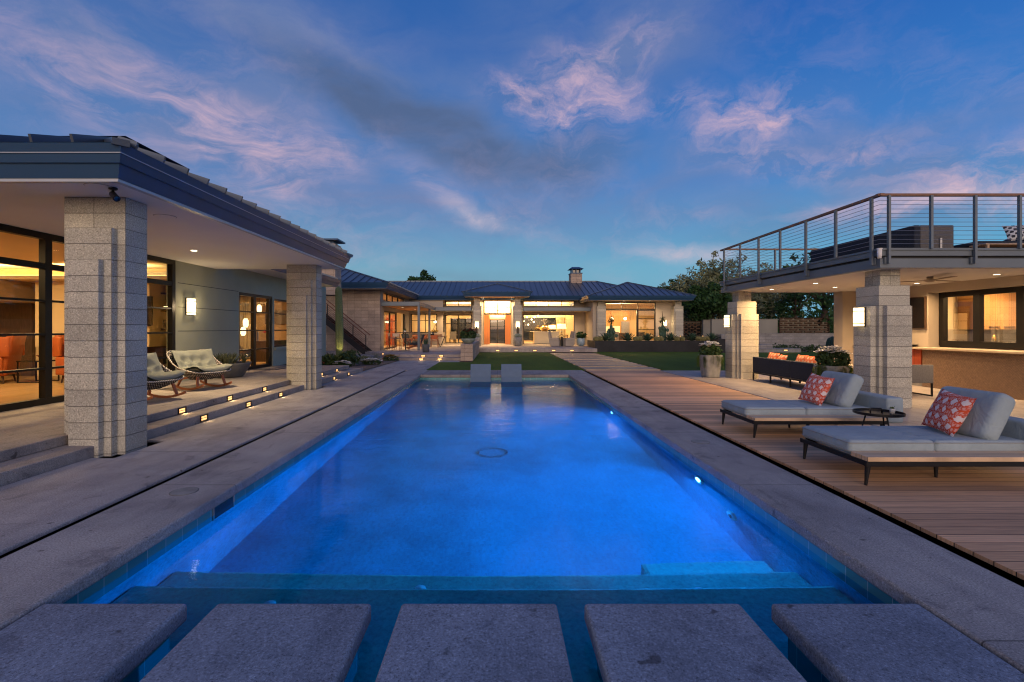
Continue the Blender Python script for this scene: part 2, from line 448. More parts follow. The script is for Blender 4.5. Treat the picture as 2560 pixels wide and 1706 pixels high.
def herring():
    m, k, b, oc = new_mat('woven_herringbone_tile')
    x, y, z = k.sep(oc)
    col = k.math('FLOOR', k.math('DIVIDE', y, .055))
    odd = k.math('MODULO', k.math('ABSOLUTE', col), 2)
    dirn = k.rng(odd, 0, 1, -1, 1)
    t = k.math('ADD', k.math('DIVIDE', z, .035), k.math('MULTIPLY', dirn, k.math('DIVIDE', y, .035)))
    fr = k.math('FRACT', t)
    g = k.math('GREATER_THAN', fr, .8)
    c = k.ramp(k.noise(oc, 30, 3), [(.3, (.19,.12,.075)), (.7, (.32,.205,.125))])
    c = k.mix(g, c, (.04,.032,.028))
    setp(k, b, c, .5, 0, .4, k.bump(k.math('SUBTRACT', 1, g), .6, .01)); return m
MT['herring'] = herring()

def ikat(nm="red_ikat_fabric", ca=(.46,.040,.016), cb=(.66,.095,.035), cw=(.72,.62,.60)):
    """red and white ikat weave; object x across, z up"""
    m, k, b, oc = new_mat(nm)
    x, y, z = k.sep(oc)
    jit = k.math('MULTIPLY', k.math('SUBTRACT', k.noise(k.comb(k.math('MULTIPLY', x, 6), k.math('MULTIPLY', z, 130), 0), 1, 3), .5), .060)
    xs = k.math('ADD', x, jit)
    HR = .088; WR = .105
    row = k.math('FLOOR', k.math('DIVIDE', z, HR))
    xo = k.math('ADD', k.math('DIVIDE', xs, WR), k.math('MULTIPLY', k.math('MODULO', k.math('ABSOLUTE', row), 2), .5))
    fx = k.math('ABSOLUTE', k.math('SUBTRACT', k.math('FRACT', xo), .5))
    fz = k.math('ABSOLUTE', k.math('SUBTRACT', k.math('FRACT', k.math('DIVIDE', z, HR)), .5))
    dia = k.math('ADD', k.math('MULTIPLY', fx, 1.15), k.math('MULTIPLY', fz, .85))
    w = k.math('LESS_THAN', k.math('ADD', dia, k.math('MULTIPLY', k.math('SUBTRACT', k.noise(oc, 11, 2), .5), .45)), .36)
    band = k.math('LESS_THAN', k.math('ABSOLUTE', k.math('SUBTRACT', k.math('FRACT', k.math('DIVIDE', xs, .023)), .5)), .30)
    pale = k.math('MULTIPLY', k.math('MULTIPLY', k.math('GREATER_THAN', dia, .50), k.math('GREATER_THAN', fz, .12)), band)
    w = k.math('MAXIMUM', w, k.math('MULTIPLY', pale, .45))
    w = k.math('MULTIPLY', w, k.math('LESS_THAN', fz, .47))
    red = k.ramp(k.noise(oc, 14, 2), [(.3, ca), (.7, cb)])
    col = k.mix(w, red, cw)
    setp(k, b, col, .9, 0, .1, k.bump(k.noise(oc, 300, 2), .3, .004)); return m
MT['ikat'] = ikat()
MT['ikat_orange'] = ikat('orange_ikat_fabric', (.50,.07,.02), (.62,.13,.03), (.62,.42,.28))

def weave():
    m, k, b, oc = new_mat('black_white_rope_weave')
    x, y, z = k.sep(oc)
    a = k.math('MULTIPLY', k.math('ADD', x, y), 60); c = k.math('MULTIPLY', z, 75)
    p = k.math('MULTIPLY', k.math('SINE', k.math('ADD', a, c)), k.math('SINE', k.math('SUBTRACT', a, c)))
    col = k.ramp(p, [(.05, (.03,.028,.028)), (.14, (.10,.085,.075)), (.34, (.42,.38,.35))])
    setp(k, b, col, .8, 0, .2, k.bump(p, .6, .01)); return m
MT['weave'] = weave()
def rope():
    m, k, b, oc = new_mat('rope_rim')
    x, y, z = k.sep(oc)
    p = k.math('FRACT', k.math('MULTIPLY', k.math('ADD', k.math('ADD', x, y), z), 26))
    setp(k, b, k.mix(k.math('GREATER_THAN', p, .5), (.62,.58,.54), (.05,.05,.05)), .8); return m
MT['rope'] = rope()
def bw_pattern():
    m, k, b, oc = new_mat('black_white_patterned_fabric')
    x, y, z = k.sep(oc)
    p = k.math('MULTIPLY', k.math('SINE', k.math('MULTIPLY', x, 50)), k.math('SINE', k.math('MULTIPLY', k.math('ADD', z, y), 42)))
    setp(k, b, k.mix(k.math('GREATER_THAN', p, .12), (.6,.6,.58), (.03,.03,.035)), .9); return m
MT['bw'] = bw_pattern()
def perforated():
    m, k, b, oc = new_mat('rusted_strip_panel')
    f = k.noise(k.mapping(oc, sc=(1.2,1,3)), 2.4, 4)
    setp(k, b, k.ramp(f, [(.3, (.02,.012,.008)), (.7, (.07,.035,.018))]), .7, .2, .3); return m
MT['screen_panel'] = perforated()

def water_mat():
    m = bpy.data.materials.new('pool_water'); m.use_nodes = True
    k = NT(m.node_tree); m.node_tree.nodes.remove(m.node_tree.nodes['Principled BSDF']); out = m.node_tree.nodes['Material Output']
    oc = k.n('ShaderNodeTexCoord').outputs['Object']
    far = k.sep(oc)[1]
    amp = k.rng(far, 3.0, 11, .10, .42, True)
    n1 = k.noise(k.mapping(oc, sc=(1.0,3.4,1)), 2.3, 3, .5, .4)
    n2 = k.noise(k.mapping(oc, sc=(1.5,4.6,1)), 6.5, 3, .55)
    h = k.math('ADD', k.math('MULTIPLY', n1, .7), k.math('MULTIPLY', n2, .3))
    nr = k.bump(h, k.math('MULTIPLY', amp, .34), .06)
    fr = k.n('ShaderNodeFresnel'); fr.inputs[0].default_value = 1.33; k.put(fr.inputs['Normal'], nr)
    rf = k.n('ShaderNodeBsdfRefraction'); rf.inputs['IOR'].default_value = 1.33; rf.inputs['Roughness'].default_value = 0; rf.inputs['Color'].default_value = (.30,.84,1,1); k.put(rf.inputs['Normal'], nr)
    gl = k.n('ShaderNodeBsdfGlossy'); gl.inputs['Roughness'].default_value = .0; gl.inputs['Color'].default_value = (.55,.74,.95,1); k.put(gl.inputs['Normal'], nr)
    mx = k.n('ShaderNodeMixShader'); k.put(mx.inputs[0], k.math('MULTIPLY', fr.outputs[0], .92))
    k.nt.links.new(rf.outputs[0], mx.inputs[1]); k.nt.links.new(gl.outputs[0], mx.inputs[2]); k.nt.links.new(mx.outputs[0], out.inputs[0])
    return m
MT['water'] = water_mat()
# ------------------------------------------------------------------ camera
H = 1.55; F = 1209.0
cd = bpy.data.cameras.new('camera'); cam = bpy.data.objects.new('camera', cd); COL.objects.link(cam)
cam.location = (0, 0, H); cam.rotation_euler = (radians(90), 0, 0)
cd.sensor_width = 36; cd.lens = 17.0
cd.shift_x = (1280-1243.6)/2560; cd.shift_y = -(853-822)/2560
cd.clip_start = .05; cd.clip_end = 2000
S.camera = cam
S.view_settings.view_transform = 'Standard'; S.view_settings.look = 'None'
S.view_settings.gamma = 1; S.view_settings.exposure = 0.0
S.view_settings.use_curve_mapping = False
cy = S.cycles
cy.use_denoising = True
cy.max_bounces = 10; cy.diffuse_bounces = 4; cy.glossy_bounces = 5; cy.transmission_bounces = 8; cy.transparent_max_bounces = 12
cy.sample_clamp_indirect = 4; cy.sample_clamp_direct = 0; cy.blur_glossy = 1.0
cy.pixel_filter_type = 'BLACKMAN_HARRIS'; cy.filter_width = 1.15
cy.caustics_reflective = False; cy.caustics_refractive = True

# ------------------------------------------------------------------ dusk sky (world)
def sky():
    w = bpy.data.worlds.new('World'); S.world = w; w.use_nodes = True
    k = NT(w.node_tree); bg = w.node_tree.nodes['Background']
    d = k.n('ShaderNodeTexCoord').outputs['Generated']
    x, y, z = k.sep(d)
    el = k.math('ARCSINE', z); az = k.math('ARCTAN2', x, y)
    q = k.comb(az, el, 0)
    zz = k.math('MAXIMUM', z, 0)
    base = k.ramp(zz, [(0, (.20,.41,.53)), (.12, (.16,.395,.56)), (.27, (.062,.215,.53)), (.5, (.022,.115,.41)), (1, (.010,.06,.24))])
    side = k.ramp(k.rng(az, -.9, .95), [(0, (1.12,.94,.88)), (.5, (1.0,1.0,.97)), (1, (.62,.96,1.08))])
    base = k.mix(1, base, side, 'MULTIPLY')
    warp = k.vmath('SUBTRACT', k.noise(q, 3.0, 4, .6, 0, True), (.5,.5,.5))
    wq = k.vmath('ADD', q, k.vmath('MULTIPLY', warp, (.16,.10,0)))
    warp2 = k.vmath('SUBTRACT', k.noise(q, 9.0, 5, .62, 0, True), (.5,.5,.5))
    wq2 = k.vmath('ADD', wq, k.vmath('MULTIPLY', warp2, (.10,.07,0)))
    def dirpx(u, v):
        a = math.atan((u-1243.6)/1209); return a, math.atan((822-v)/1209*cos(a))
    def blob(u, v, su, sv, rot=0, hard=.0, src=None):
        a, e = dirpx(u, v)
        m = k.mapping(src or wq, loc=(a, e, 0), rot=(0, 0, radians(rot)), sc=(su, sv, 1), kind='TEXTURE')
        return k.rng(k.vmath('LENGTH', m), 1, hard, 0, 1, True)
    def add(lst):
        o = None
        for (b, wgt) in lst:
            t = k.math('MULTIPLY', b, wgt)
            o = t if o is None else k.math('ADD', o, t)
        return k.math('MINIMUM', o, 1)
    # lilac veil over the left and centre
    fb = k.noise(k.mapping(wq, rot=(0,0,radians(-24)), sc=(1.5, 4.2, 1)), 2.6, 6, .6, .5)
    veil = add([(blob(420, 330, .55, .34, -8), 1.0), (blob(1000, 420, .48, .22, -14), .9), (blob(1350, 480, .42, .2, 0), .55), (blob(1420, 120, .4, .22, 10), .55), (blob(2250, 440, .40, .14, 8), .75), (blob(700, 120, .6, .22, -12), .8), (blob(1850, 420, .42, .16, 6), .6), (blob(1600, 100, .3, .2, 20), .5)])
    veil = k.math('MULTIPLY', veil, k.rng(fb, .33, .60, .28, 1))
    c = k.mix(k.math('MULTIPLY', veil, .84), base, (.150,.205,.395))
    # slate streaks
    fd = k.noise(k.mapping(wq, rot=(0,0,radians(-18)), sc=(1.2, 4, 1)), 3.4, 5, .6)
    dark = add([(blob(1000, 295, .30, .085, -17, .1), 1.0), (blob(1150, 345, .16, .085, -8), .8), (blob(1440, 400, .17, .09, 0, 0, wq2), .75), (blob(1250, 420, .2, .06, -8, 0, wq2), .6), (blob(2080, 560, .3, .05, 4), .35), (blob(800, 220, .24, .07, -20), .5), (blob(1120, 690, .36, .03, 0), .25), (blob(1330, 250, .1, .03, 0, 0, wq2), .2)])
    dark = k.math('MULTIPLY', dark, k.rng(fd, .25, .6, .45, 1))
    c = k.mix(k.math('MULTIPLY', dark, .88), c, (.075,.115,.225))
    # pink cloudlets
    f1 = k.noise(k.mapping(wq2, rot=(0,0,radians(-12)), sc=(1.2, 2.4, 1)), 7.5, 8, .68, .4)
    f2 = k.noise(k.mapping(wq, rot=(0,0,radians(-36)), sc=(1.0, 4.2, 1)), 5.0, 8, .66, .8)
    puff = k.rng(f1, .40, .74, 0, 1); wisp = k.rng(f2, .38, .74, 0, 1)
    p1 = add([(blob(1420, 262, .23, .062, -4, 0, wq2), 1.5), (blob(1300, 225, .13, .05, -10, 0, wq2), .9), (blob(1530, 150, .16, .075, 20, 0, wq2), .95), (blob(1420, 150, .12, .05, 0, 0, wq2), .8), (blob(1850, 290, .15, .055, 12, 0, wq2), 1.1), (blob(1880, 345, .17, .06, 14, 0, wq2), .95), (blob(1925, 420, .12, .04, -8, 0, wq2), .8), (blob(2140, 385, .16, .05, 6, 0, wq2), .8), (blob(2430, 400, .22, .045, 0, 0, wq2), .75), (blob(2380, 490, .34, .05, 3, 0, wq2), 1.25), (blob(1690, 270, .1, .05, 0, 0, wq2), .7)])
    p2 = add([(blob(660, 390, .18, .085, -32), 1.35), (blob(560, 350, .17, .08, -30), .9), (blob(820, 390, .13, .06, -30), .6), (blob(430, 250, .2, .07, -30), .55), (blob(120, 150, .25, .07, -18), .4), (blob(260, 300, .25, .07, -24), .5), (blob(1080, 470, .12, .05, -28), .55)])
    lowf = k.noise(k.mapping(q, loc=(3.1,1.7,0), sc=(1,2.2,1)), 2.1, 3, .5)
    gen = k.math('MULTIPLY', k.math('MULTIPLY', k.rng(f1, .44, .68), k.rng(lowf, .42, .60)), k.math('MULTIPLY', k.rng(el, .62, .35), .26))
    pink = k.math('MINIMUM', k.math('ADD', gen, k.math('ADD', k.math('MULTIPLY', p1, puff), k.math('MULTIPLY', p2, wisp))), 1)
    c = k.mix(k.math('MULTIPLY', pink, .86), c, (.57,.41,.52))
    core = k.math('MULTIPLY', k.math('POWER', pink, 2.4), .40)
    c = k.mix(core, c, (.92,.55,.56))
    peach = add([(blob(1200, 548, .105, .028, -10), 1.0), (blob(1740, 632, .17, .027, -7), 1.0), (blob(1130, 505, .1, .03, -20), .5), (blob(2420, 478, .25, .028, 0), .45)])
    peach = k.math('MULTIPLY', peach, k.rng(f1, .34, .62, .3, 1))
    c = k.mix(k.math('MULTIPLY', peach, .70), c, (.60,.50,.58))
    # afterglow of the set sun, behind the photographer
    back = k.rng(k.math('MULTIPLY', y, -1), .35, 1.0, 0, 1, True)
    glowc = k.ramp(zz, [(0, (2.6,1.7,1.0)), (.12, (2.3,1.6,1.1)), (.35, (1.0,.85,.90)), (.7, (.22,.30,.62)), (1, (.02,.09,.32))])
    c = k.mix(back, c, glowc)
    c = k.mix(k.rng(z, -.02, .005), (.03,.03,.035), c)
    # physical sky, sun just at the horizon behind the camera
    st = k.n('ShaderNodeTexSky', sky_type='NISHITA'); st.sun_disc = False
    st.sun_elevation = radians(.5); st.sun_rotation = radians(180); st.air_density = 1.2; st.dust_density = .6; st.ozone_density = 3.0
    bg2 = k.n('ShaderNodeBackground'); k.put(bg2.inputs[0], st.outputs[0]); bg2.inputs[1].default_value = .05
    k.put(bg.inputs[0], c); bg.inputs[1].default_value = 1.0
    ad = k.n('ShaderNodeAddShader'); out = w.node_tree.nodes['World Output']
    k.nt.links.new(bg.outputs[0], ad.inputs[0]); k.nt.links.new(bg2.outputs[0], ad.inputs[1]); k.nt.links.new(ad.outputs[0], out.inputs[0])
sky()
sd = bpy.data.lights.new('sun', 'SUN'); so = bpy.data.objects.new('sun', sd); COL.objects.link(so)
sd.energy = .95; sd.angle = radians(34); sd.color = (1.0,.78,.62)
so.rotation_euler = Vector((.03, .94, -.30)).to_track_quat('-Z', 'Y').to_euler()
so.location = (0, -30, 20)

# ------------------------------------------------------------------ ground, pool, walks, deck, lawn
PX0, PX1, PY0, PY1, WZ = -2.63, 2.44, 1.35, 16.3, -.17
g = MB()
B = 900
for (x0,y0,x1,y1) in ((-B,-B,B,.9),(-B,18.3,B,B),(-B,.9,-3.2,18.3),(3.0,.9,B,18.3)):
    g.quad((x0,y0,-.03),(x1,y0,-.03),(x1,y1,-.03),(x0,y1,-.03))
struct(g, 'ground', MT['soil'])

# pool shell
FZ = -1.38
p = MB()
def wq_(a,b,c,d): p.quad(a,b,c,d)
zt = -.30
p.quad((PX0,PY0,zt),(PX0,PY1,zt),(PX0,PY1,FZ),(PX0,PY0,FZ))
p.quad((PX1,PY1,zt),(PX1,PY0,zt),(PX1,PY0,FZ),(PX1,PY1,FZ))
p.quad((PX0,PY1,zt),(PX1,PY1,zt),(PX1,PY1,FZ),(PX0,PY1,FZ))
p.quad((PX1,PY0,zt),(PX0,PY0,zt),(PX0,PY0,FZ),(PX1,PY0,FZ))
p.quad((PX0,PY0,FZ),(PX1,PY0,FZ),(PX1,PY1,FZ),(PX0,PY1,FZ))
e = .003
shell = struct(p, 'pool_basin', MT['plaster_pool'])
MB().box(PX0+e,PY0+e,FZ+e,PX1-e,3.50,-.50).build('step', MT['plaster_brightened'], shell, bevel=.03)
MB().box(PX0+e,3.502,FZ+e,PX1-e,3.95,-.80).build('step', MT['plaster_brightened'], shell, bevel=.03)
MB().box(1.30,3.952,FZ+e,PX1-e,4.42,-1.14).build('bench', MT['plaster_brightened'], shell, bevel=.04)
MB().box(PX0+e,14.15,FZ+e,PX1-e,PY1-e,-.42).build('sun_shelf', MT['plaster_pool'], shell, bevel=.03)
tb = MB()
t_ = .012
tb.box(PX0-.02,PY0,-.30,PX0+t_,PY1,-.1); tb.box(PX1-t_,PY0,-.30,PX1+.02,PY1,-.1)
tb.box(PX0+t_,PY1-t_,-.30,PX1-t_,PY1+.02,-.1); tb.box(PX0+t_,PY0-.02,-.30,PX1-t_,PY0+t_,-.1)
tb.build('waterline_tile', MT['tile'], shell)
# drain ring in the floor
dr = MB(); n = 40
dr.tube([(-.08+.24*cos(2*pi*i/n), 8.0+.24*sin(2*pi*i/n), FZ+.006) for i in range(n+1)], .012, 6)
dr.build('drain_ring', MT['gravel'], shell)
# water
wt = MB().quad((PX0+.01,PY0+.01,WZ),(PX1-.01,PY0+.01,WZ),(PX1-.01,PY1-.01,WZ),(PX0+.01,PY1-.01,WZ))
struct(wt, 'water', MT['water'])

# underwater lights on the right wall
for i, (yy, zz_, en, lab) in enumerate(((5.84, -.52, 260, 'round underwater pool light in the right wall nearer the camera'), (10.25, -.50, 240, 'round underwater pool light in the right wall, the far one'))):
    t = thing('pool_light', lab, 'pool light', (PX1, yy, zz_), 0, 'underwater lights in the pool wall')
    MB().lathe([(.095,0),(.12,.0),(.125,.012),(.11,.022),(.095,.02)], 24).xf(Matrix.Rotation(radians(-90),4,'Y')).build('rim', MT['white_pot'], t, smooth=True)
    MB().lathe([(.094,.0),(.08,.018),(.04,.027),(.0,.03)], 24).xf(Matrix.Rotation(radians(-90),4,'Y')).build('lens', glow('pool_lens', (.35,.62,1), 14), t, smooth=True)
    lamp('AREA', (-.05,0,0), en, (.003,.30,1.0), t, size=.16, aim=(-.75,-.30,-.72), spread=168)
t = thing('pool_return', 'round white water return fitting low on the pool wall', 'pool fitting', (PX1, 5.02, -.80))
MB().lathe([(0,.03),(.05,.03),(.09,.02),(.10,.0)], 20).xf(Matrix.Rotation(radians(-90),4,'Y')).build('flange', MT['white_pot'], t, smooth=True)
MB().lathe([(.0,.034),(.042,.032),(.042,.01)], 16).xf(Matrix.Rotation(radians(-90),4,'Y')).build('nozzle', MT['pot_dark'], t, smooth=True)
for i, (x_, y_, z_) in enumerate(((-1.55,3.28,-.495),(-.6,3.75,-.795),(1.55,3.7,-.795),(2.0,3.2,-.495))):
    t = thing('floor_jet', 'small pale floor jet set in the pool step, ' + ('leftmost one' if i == 0 else 'second from the left' if i == 1 else 'third from the left' if i == 2 else 'rightmost one'), 'pool fitting', (x_,y_,z_), 0, 'jets in the pool steps')
    MB().lathe([(.045,0),(.04,.008),(0,.01)], 16).build('cap', MT['white_pot'], t, smooth=True)

# coping (rounded nosing, slightly over the tile)
ov = .035
def coping(name, x0,y0,x1,y1, m):
    return struct(MB().box(x0,y0,-.1,x1,y1,0.0), name, m, bevel=.018, seg=3)
coping('pool_coping', -3.36,.4,PX0+ov,18.07, MT['coping'])
coping('pool_coping', PX1-ov,.4,3.165,18.07, MT['coping'])
coping('pool_coping', PX0+ov+.001,PY1-ov,PX1-ov-.001,18.07, MT['copingx'])
coping('pool_coping', PX0+ov+.001,.4,PX1-ov-.001,PY0+ov, MT['copingx'])
struct(MB().box(-3.47,.4,-.12,-3.352,18.07,-.03), 'gravel_strip', MT['gravel'])
struct(MB().box(3.16,.4,-.12,3.31,18.07,-.03), 'gravel_strip', MT['gravel'])
# left walkway and the branch beyond the pool
wk = MB()
wk.prism([(-3.46,-3),(-3.46,18.07),(-4.88,18.07),(-4.88,13.12),(-4.60,13.12),(-4.60,12.2),(-4.88,12.2),(-4.88,6.72),(-4.60,6.72),(-4.60,5.80),(-4.88,5.80),(-4.88,-3)][::-1], -.1, 0)
wk.prism([(-2.66,18.074),(-2.66,22.2),(-1.80,22.2),(-1.80,23.5),(-4.75,23.5),(-4.88,18.074)], -.1, -.001)
struct(wk, 'walkway', MT['walkway'], bevel=.012)
struct(MB().box(-5.0,-3,-.12,-4.55,17.7,-.03), 'gravel_strip', MT['gravel'])
# deck
struct(MB().box(3.305,-3,-.08,5.985,18.0,.0), 'deck', MT['deck'])
dk = MB()
yy = 18.12
ys = [18.05,19.6,21.0,22.4,24.0,25.5,27.2,28.9,30.7]
for a, b in zip(ys[:-1], ys[1:]):
    dk.box(3.33, a+.10+.004*a, -.08, 6.15, b-.10-.004*a, .012)
struct(dk, 'plank_path', MT['deck_far'], bevel=.008)
struct(MB().box(3.2,18.03,-.1,6.25,31.2,-.05), 'path_bed', MT['gravel'])
struct(MB().box(5.98,-3,-.1,6.04,16,-.012), 'deck_trim', MT['gravel'])
# lawn
lw = MB()
lw.prism([(-2.655,18.075),(3.25,18.075),(3.25,31.2),(-1.16,31.2),(-1.16,22.19),(-2.655,22.19)], -.08, .012)
struct(lw, 'lawn', MT['turf'])
lw = MB(); lw.prism([(6.22,17.86),(60,17.86),(60,31.95),(6.22,31.95)], -.08, .014)
struct(lw, 'lawn', MT['turf'])
# pavilion floor
struct(MB().box(6.03,-3,-.1,30,17.85,.004), 'pavilion_floor', MT['pavilion_floor'], bevel=.01)
# left patio with two risers and the far terrace
struct(MB().prism([(-4.92,-3),(-4.92,17.7),(-30,17.7),(-30,-3)], -.1, .12), 'patio_step', MT['patio'], bevel=.012)
struct(MB().prism([(-5.30,-3),(-5.30,17.3),(-30,17.3),(-30,-3)], .121, .24), 'patio', MT['patio'], bevel=.012)
TZ = .26
struct(MB().box(-7.6,23.5,-.1,-1.765,31,.13), 'terrace_step', MT['terrace'], bevel=.01)
tr = MB()
tr.prism([(-22,27.0),(-7.4,27.0),(-5.2,24.15),(-1.765,24.15),(-1.765,31.4),(-1.165,31.4),(-1.165,31.25),(6.45,31.25),(6.45,33.5),(22,33.5),(22,60),(-22,60)], .02, TZ)
struct(tr, 'terrace', MT['terrace'], bevel=.012)
# planting bed beside the walk
struct(MB().prism([(-4.90,17.72),(-4.76,23.48),(-7.6,23.48),(-7.45,26.95),(-22,26.95),(-22,17.72)], -.1, .05), 'planting_bed', MT['soil'])
struct(MB().box(6.5,32.3,.0,14.85,34.8,.70), 'planter_soil', MT['soil'])
hl = MB()
def hill(u, v):
    a = -1.2 + 2.4*u
    return (420*sin(a), 420*cos(a), (-2 if v < .5 else 10 + 5*sin(u*9) + 3*sin(u*23+1)))
hl.surf(hill, 60, 1)
struct(hl, 'hills', simple('far_hills', (.03,.035,.045), .95))

# stepping slabs across the near end, on tiled pedestals
gsl = 'concrete slabs bridging the near end of the pool'
labs = ['leftmost of five thick grey aggregate slabs over the pool steps', 'grey aggregate slab second from the left over the pool steps', 'middle one of five thick grey aggregate slabs over the pool', 'grey aggregate slab second from the right over the pool steps', 'rightmost of five thick grey aggregate slabs beside the deck coping']
for i, (u0, u1) in enumerate(((81,471),(544,930),(1004,1391.5),(1459.5,1848.5),(1925,2316))):
    s_ = 2.76/1209
    x0, x1 = (u0-1243.6)*s_, (u1-1243.6)*s_
    if i == 0: x0 = PX0+.045
    if i == 4: x1 = PX1-.045
    t = thing('stepping_slab', labs[i], 'paving slab', ((x0+x1)/2, 2.25, -.5), 0, gsl)
    hw = (x1-x0)/2
    MB().box(-hw,-.55,.385,hw,.51,.488).build('slab', MT['slab'], t, bevel=.02, seg=3)
    MB().box(-hw+.06,-.49,.002,hw-.06,.44,.384).build('pedestal', MT['tile'], t)
# valve lids in the coping / walk
for (x_, y_, lab) in ((-2.98, 4.60, 'round grey skimmer well cover set flush in the coping left of the pool'), (2.78, 6.62, 'round grey skimmer well cover set flush in the coping beside the deck')):
    t = thing('skimmer_well', lab, 'lid', (x_, y_, .001))
    MB().lathe([(.115,-.01),(.115,.003),(.105,.004),(0,.004)], 28).build('cover', MT['pot_grey'], t, smooth=False)
    MB().lathe([(.122,-.01),(.122,.002),(.117,.0025),(.117,-.01)], 28).build('ring', MT['pot_dark'], t)
# skimmer mouth in the left pool wall
t = thing('skimmer', 'dark rectangular skimmer mouth in the left pool wall', 'skimmer', (PX0+.013, 4.62, -.2))
MB().box(0,-.16,-.08,.006,.16,.09).build('opening', MT['dark_glass'], t)
for q_ in (-.17,.17): MB().box(0,q_-.01,-.1,.008,q_+.01,.1).build('jamb', MT['pot_grey'], t)
# ------------------------------------------------------------------ shared building pieces
def sweep_eave(name, rect, prof, m, parent):
    """fascia: profile (outward, z) swept round a rectangle with mitred corners"""
    x0,y0,x1,y1 = rect; mb = MB(); n = len(prof)
    for (o, z) in prof:
        mb.v += [(x0-o,y0-o,z),(x1+o,y0-o,z),(x1+o,y1+o,z),(x0-o,y1+o,z)]
    for i in range(n-1):
        for j in range(4):
            a = i*4+j; b = i*4+(j+1)%4
            mb.f.append((a,b,b+4,a+4))
    return mb.build(name, m, parent, W=True)
def seam_face(mb, poly, spacing=.45, h=.05, w=.03, start=.22):
    """standing seams running up one planar roof face"""
    P = [Vector(p) for p in poly]
    nrm = (P[1]-P[0]).cross(P[-1]-P[0]).normalized()
    if nrm.z < 0: nrm = -nrm
    up = Vector((0,0,1)) - nrm*nrm.z; up.normalize()
    sd = up.cross(nrm).normalized()
    o = P[0]
    q = [((p-o).dot(sd), (p-o).dot(up)) for p in P]
    s0 = min(a for a,b in q); s1 = max(a for a,b in q)
    s = s0 + start
    while s < s1 - .05:
        ts = []
        for i in range(len(q)):
            (a,b),(c,d) = q[i], q[(i+1)%len(q)]
            if (a-s)*(c-s) < 0:
                ts.append(b+(d-b)*(s-a)/(c-a))
        if len(ts) >= 2 and max(ts)-min(ts) > .1:
            A = o + sd*s + up*min(ts) + nrm*h*.5; Bp = o + sd*s + up*max(ts) + nrm*h*.5
            mb.bar(A, Bp, w, h, up=nrm)
        s += spacing
def hip_roof(rect, z, slope, axis, m, parent, name='roof', spacing=.45, h=.05):
    """hip roof over rect (x0,y0,x1,y1)"""
    x0,y0,x1,y1 = rect
    if axis == 'x':
        r = (y1-y0)/2; a = (x0+r,(y0+y1)/2,z+r*slope); b = (x1-r,(y0+y1)/2,z+r*slope)
        F_ = [[(x0,y0,z),(x1,y0,z),b,a],[(x1,y1,z),(x0,y1,z),a,b],[(x1,y0,z),(x1,y1,z),b],[(x0,y1,z),(x0,y0,z),a]]
    else:
        r = (x1-x0)/2; a = ((x0+x1)/2,y0+r,z+r*slope); b = ((x0+x1)/2,max(y1-r,y0+r+.001),z+r*slope)
        F_ = [[(x0,y0,z),(x1,y0,z),a],[(x1,y0,z),(x1,y1,z),b,a],[(x1,y1,z),(x0,y1,z),b],[(x0,y1,z),(x0,y0,z),a,b]]
    mb = MB()
    for f in F_:
        mb.add(f, [tuple(range(len(f)))])
        seam_face(mb, f, spacing, h)
    mb.add([(x0,y0,z-.002),(x1,y0,z-.002),(x1,y1,z-.002),(x0,y1,z-.002)], [(3,2,1,0)])
    # ridge and hip caps
    cs = [(x0,y0,z),(x1,y0,z),(x1,y1,z),(x0,y1,z)]
    ends = ([a,b,b,a] if axis == 'x' else [a,a,b,b])
    for c, e_ in zip(cs, ends): mb.bar(c, e_, .16, .07)
    if (Vector(a)-Vector(b)).length > .1: mb.bar(a, b, .2, .08)
    return mb.build(name, m, parent, W=True)
def window_x(parent, X, y0, y1, z0, z1, ybars=(), zbars=(), fw=.06, dep=.09, name='window', glass='glass', mbar=.05):
    """window lying in a plane of constant X; frame, bars, one pane"""
    m = MB(); a = X-dep/2; b = X+dep/2
    m.box(a,y0,z0,b,y0+fw,z1); m.box(a,y1-fw,z0,b,y1,z1)
    m.box(a,y0+fw,z0,b,y1-fw,z0+fw); m.box(a,y0+fw,z1-fw,b,y1-fw,z1)
    for t in ybars:
        yb, wd = t if isinstance(t, tuple) else (t, mbar)
        m.box(a+.003,yb-wd/2,z0+fw,b-.003,yb+wd/2,z1-fw)
    for t in zbars:
        zb, wd = t if isinstance(t, tuple) else (t, mbar*.8)
        m.box(a+.008,y0+fw,zb-wd/2,b-.008,y1-fw,zb+wd/2)
    f = m.build(name, MT['frame'], parent, W=True)
    MB().quad((X,y0+.01,z0+.01),(X,y1-.01,z0+.01),(X,y1-.01,z1-.01),(X,y0+.01,z1-.01)).build('pane', MT[glass], f, W=True)
    return f
def window_y(parent, Y, x0, x1, z0, z1, xbars=(), zbars=(), fw=.06, dep=.09, name='window', glass='glass', mbar=.05):
    m = MB(); a = Y-dep/2; b = Y+dep/2
    m.box(x0,a,z0,x0+fw,b,z1); m.box(x1-fw,a,z0,x1,b,z1)
    m.box(x0+fw,a,z0,x1-fw,b,z0+fw); m.box(x0+fw,a,z1-fw,x1-fw,b,z1)
    for t in xbars:
        xb, wd = t if isinstance(t, tuple) else (t, mbar)
        m.box(xb-wd/2,a+.003,z0+fw,xb+wd/2,b-.003,z1-fw)
    for t in zbars:
        zb, wd = t if isinstance(t, tuple) else (t, mbar*.8)
        m.box(x0+fw,a+.008,zb-wd/2,x1-fw,b-.008,zb+wd/2)
    f = m.build(name, MT['frame'], parent, W=True)
    MB().quad((x0+.01,Y,z0+.01),(x1-.01,Y,z0+.01),(x1-.01,Y,z1-.01),(x0+.01,Y,z1-.01)).build('pane', MT[glass], f, W=True)
    return f
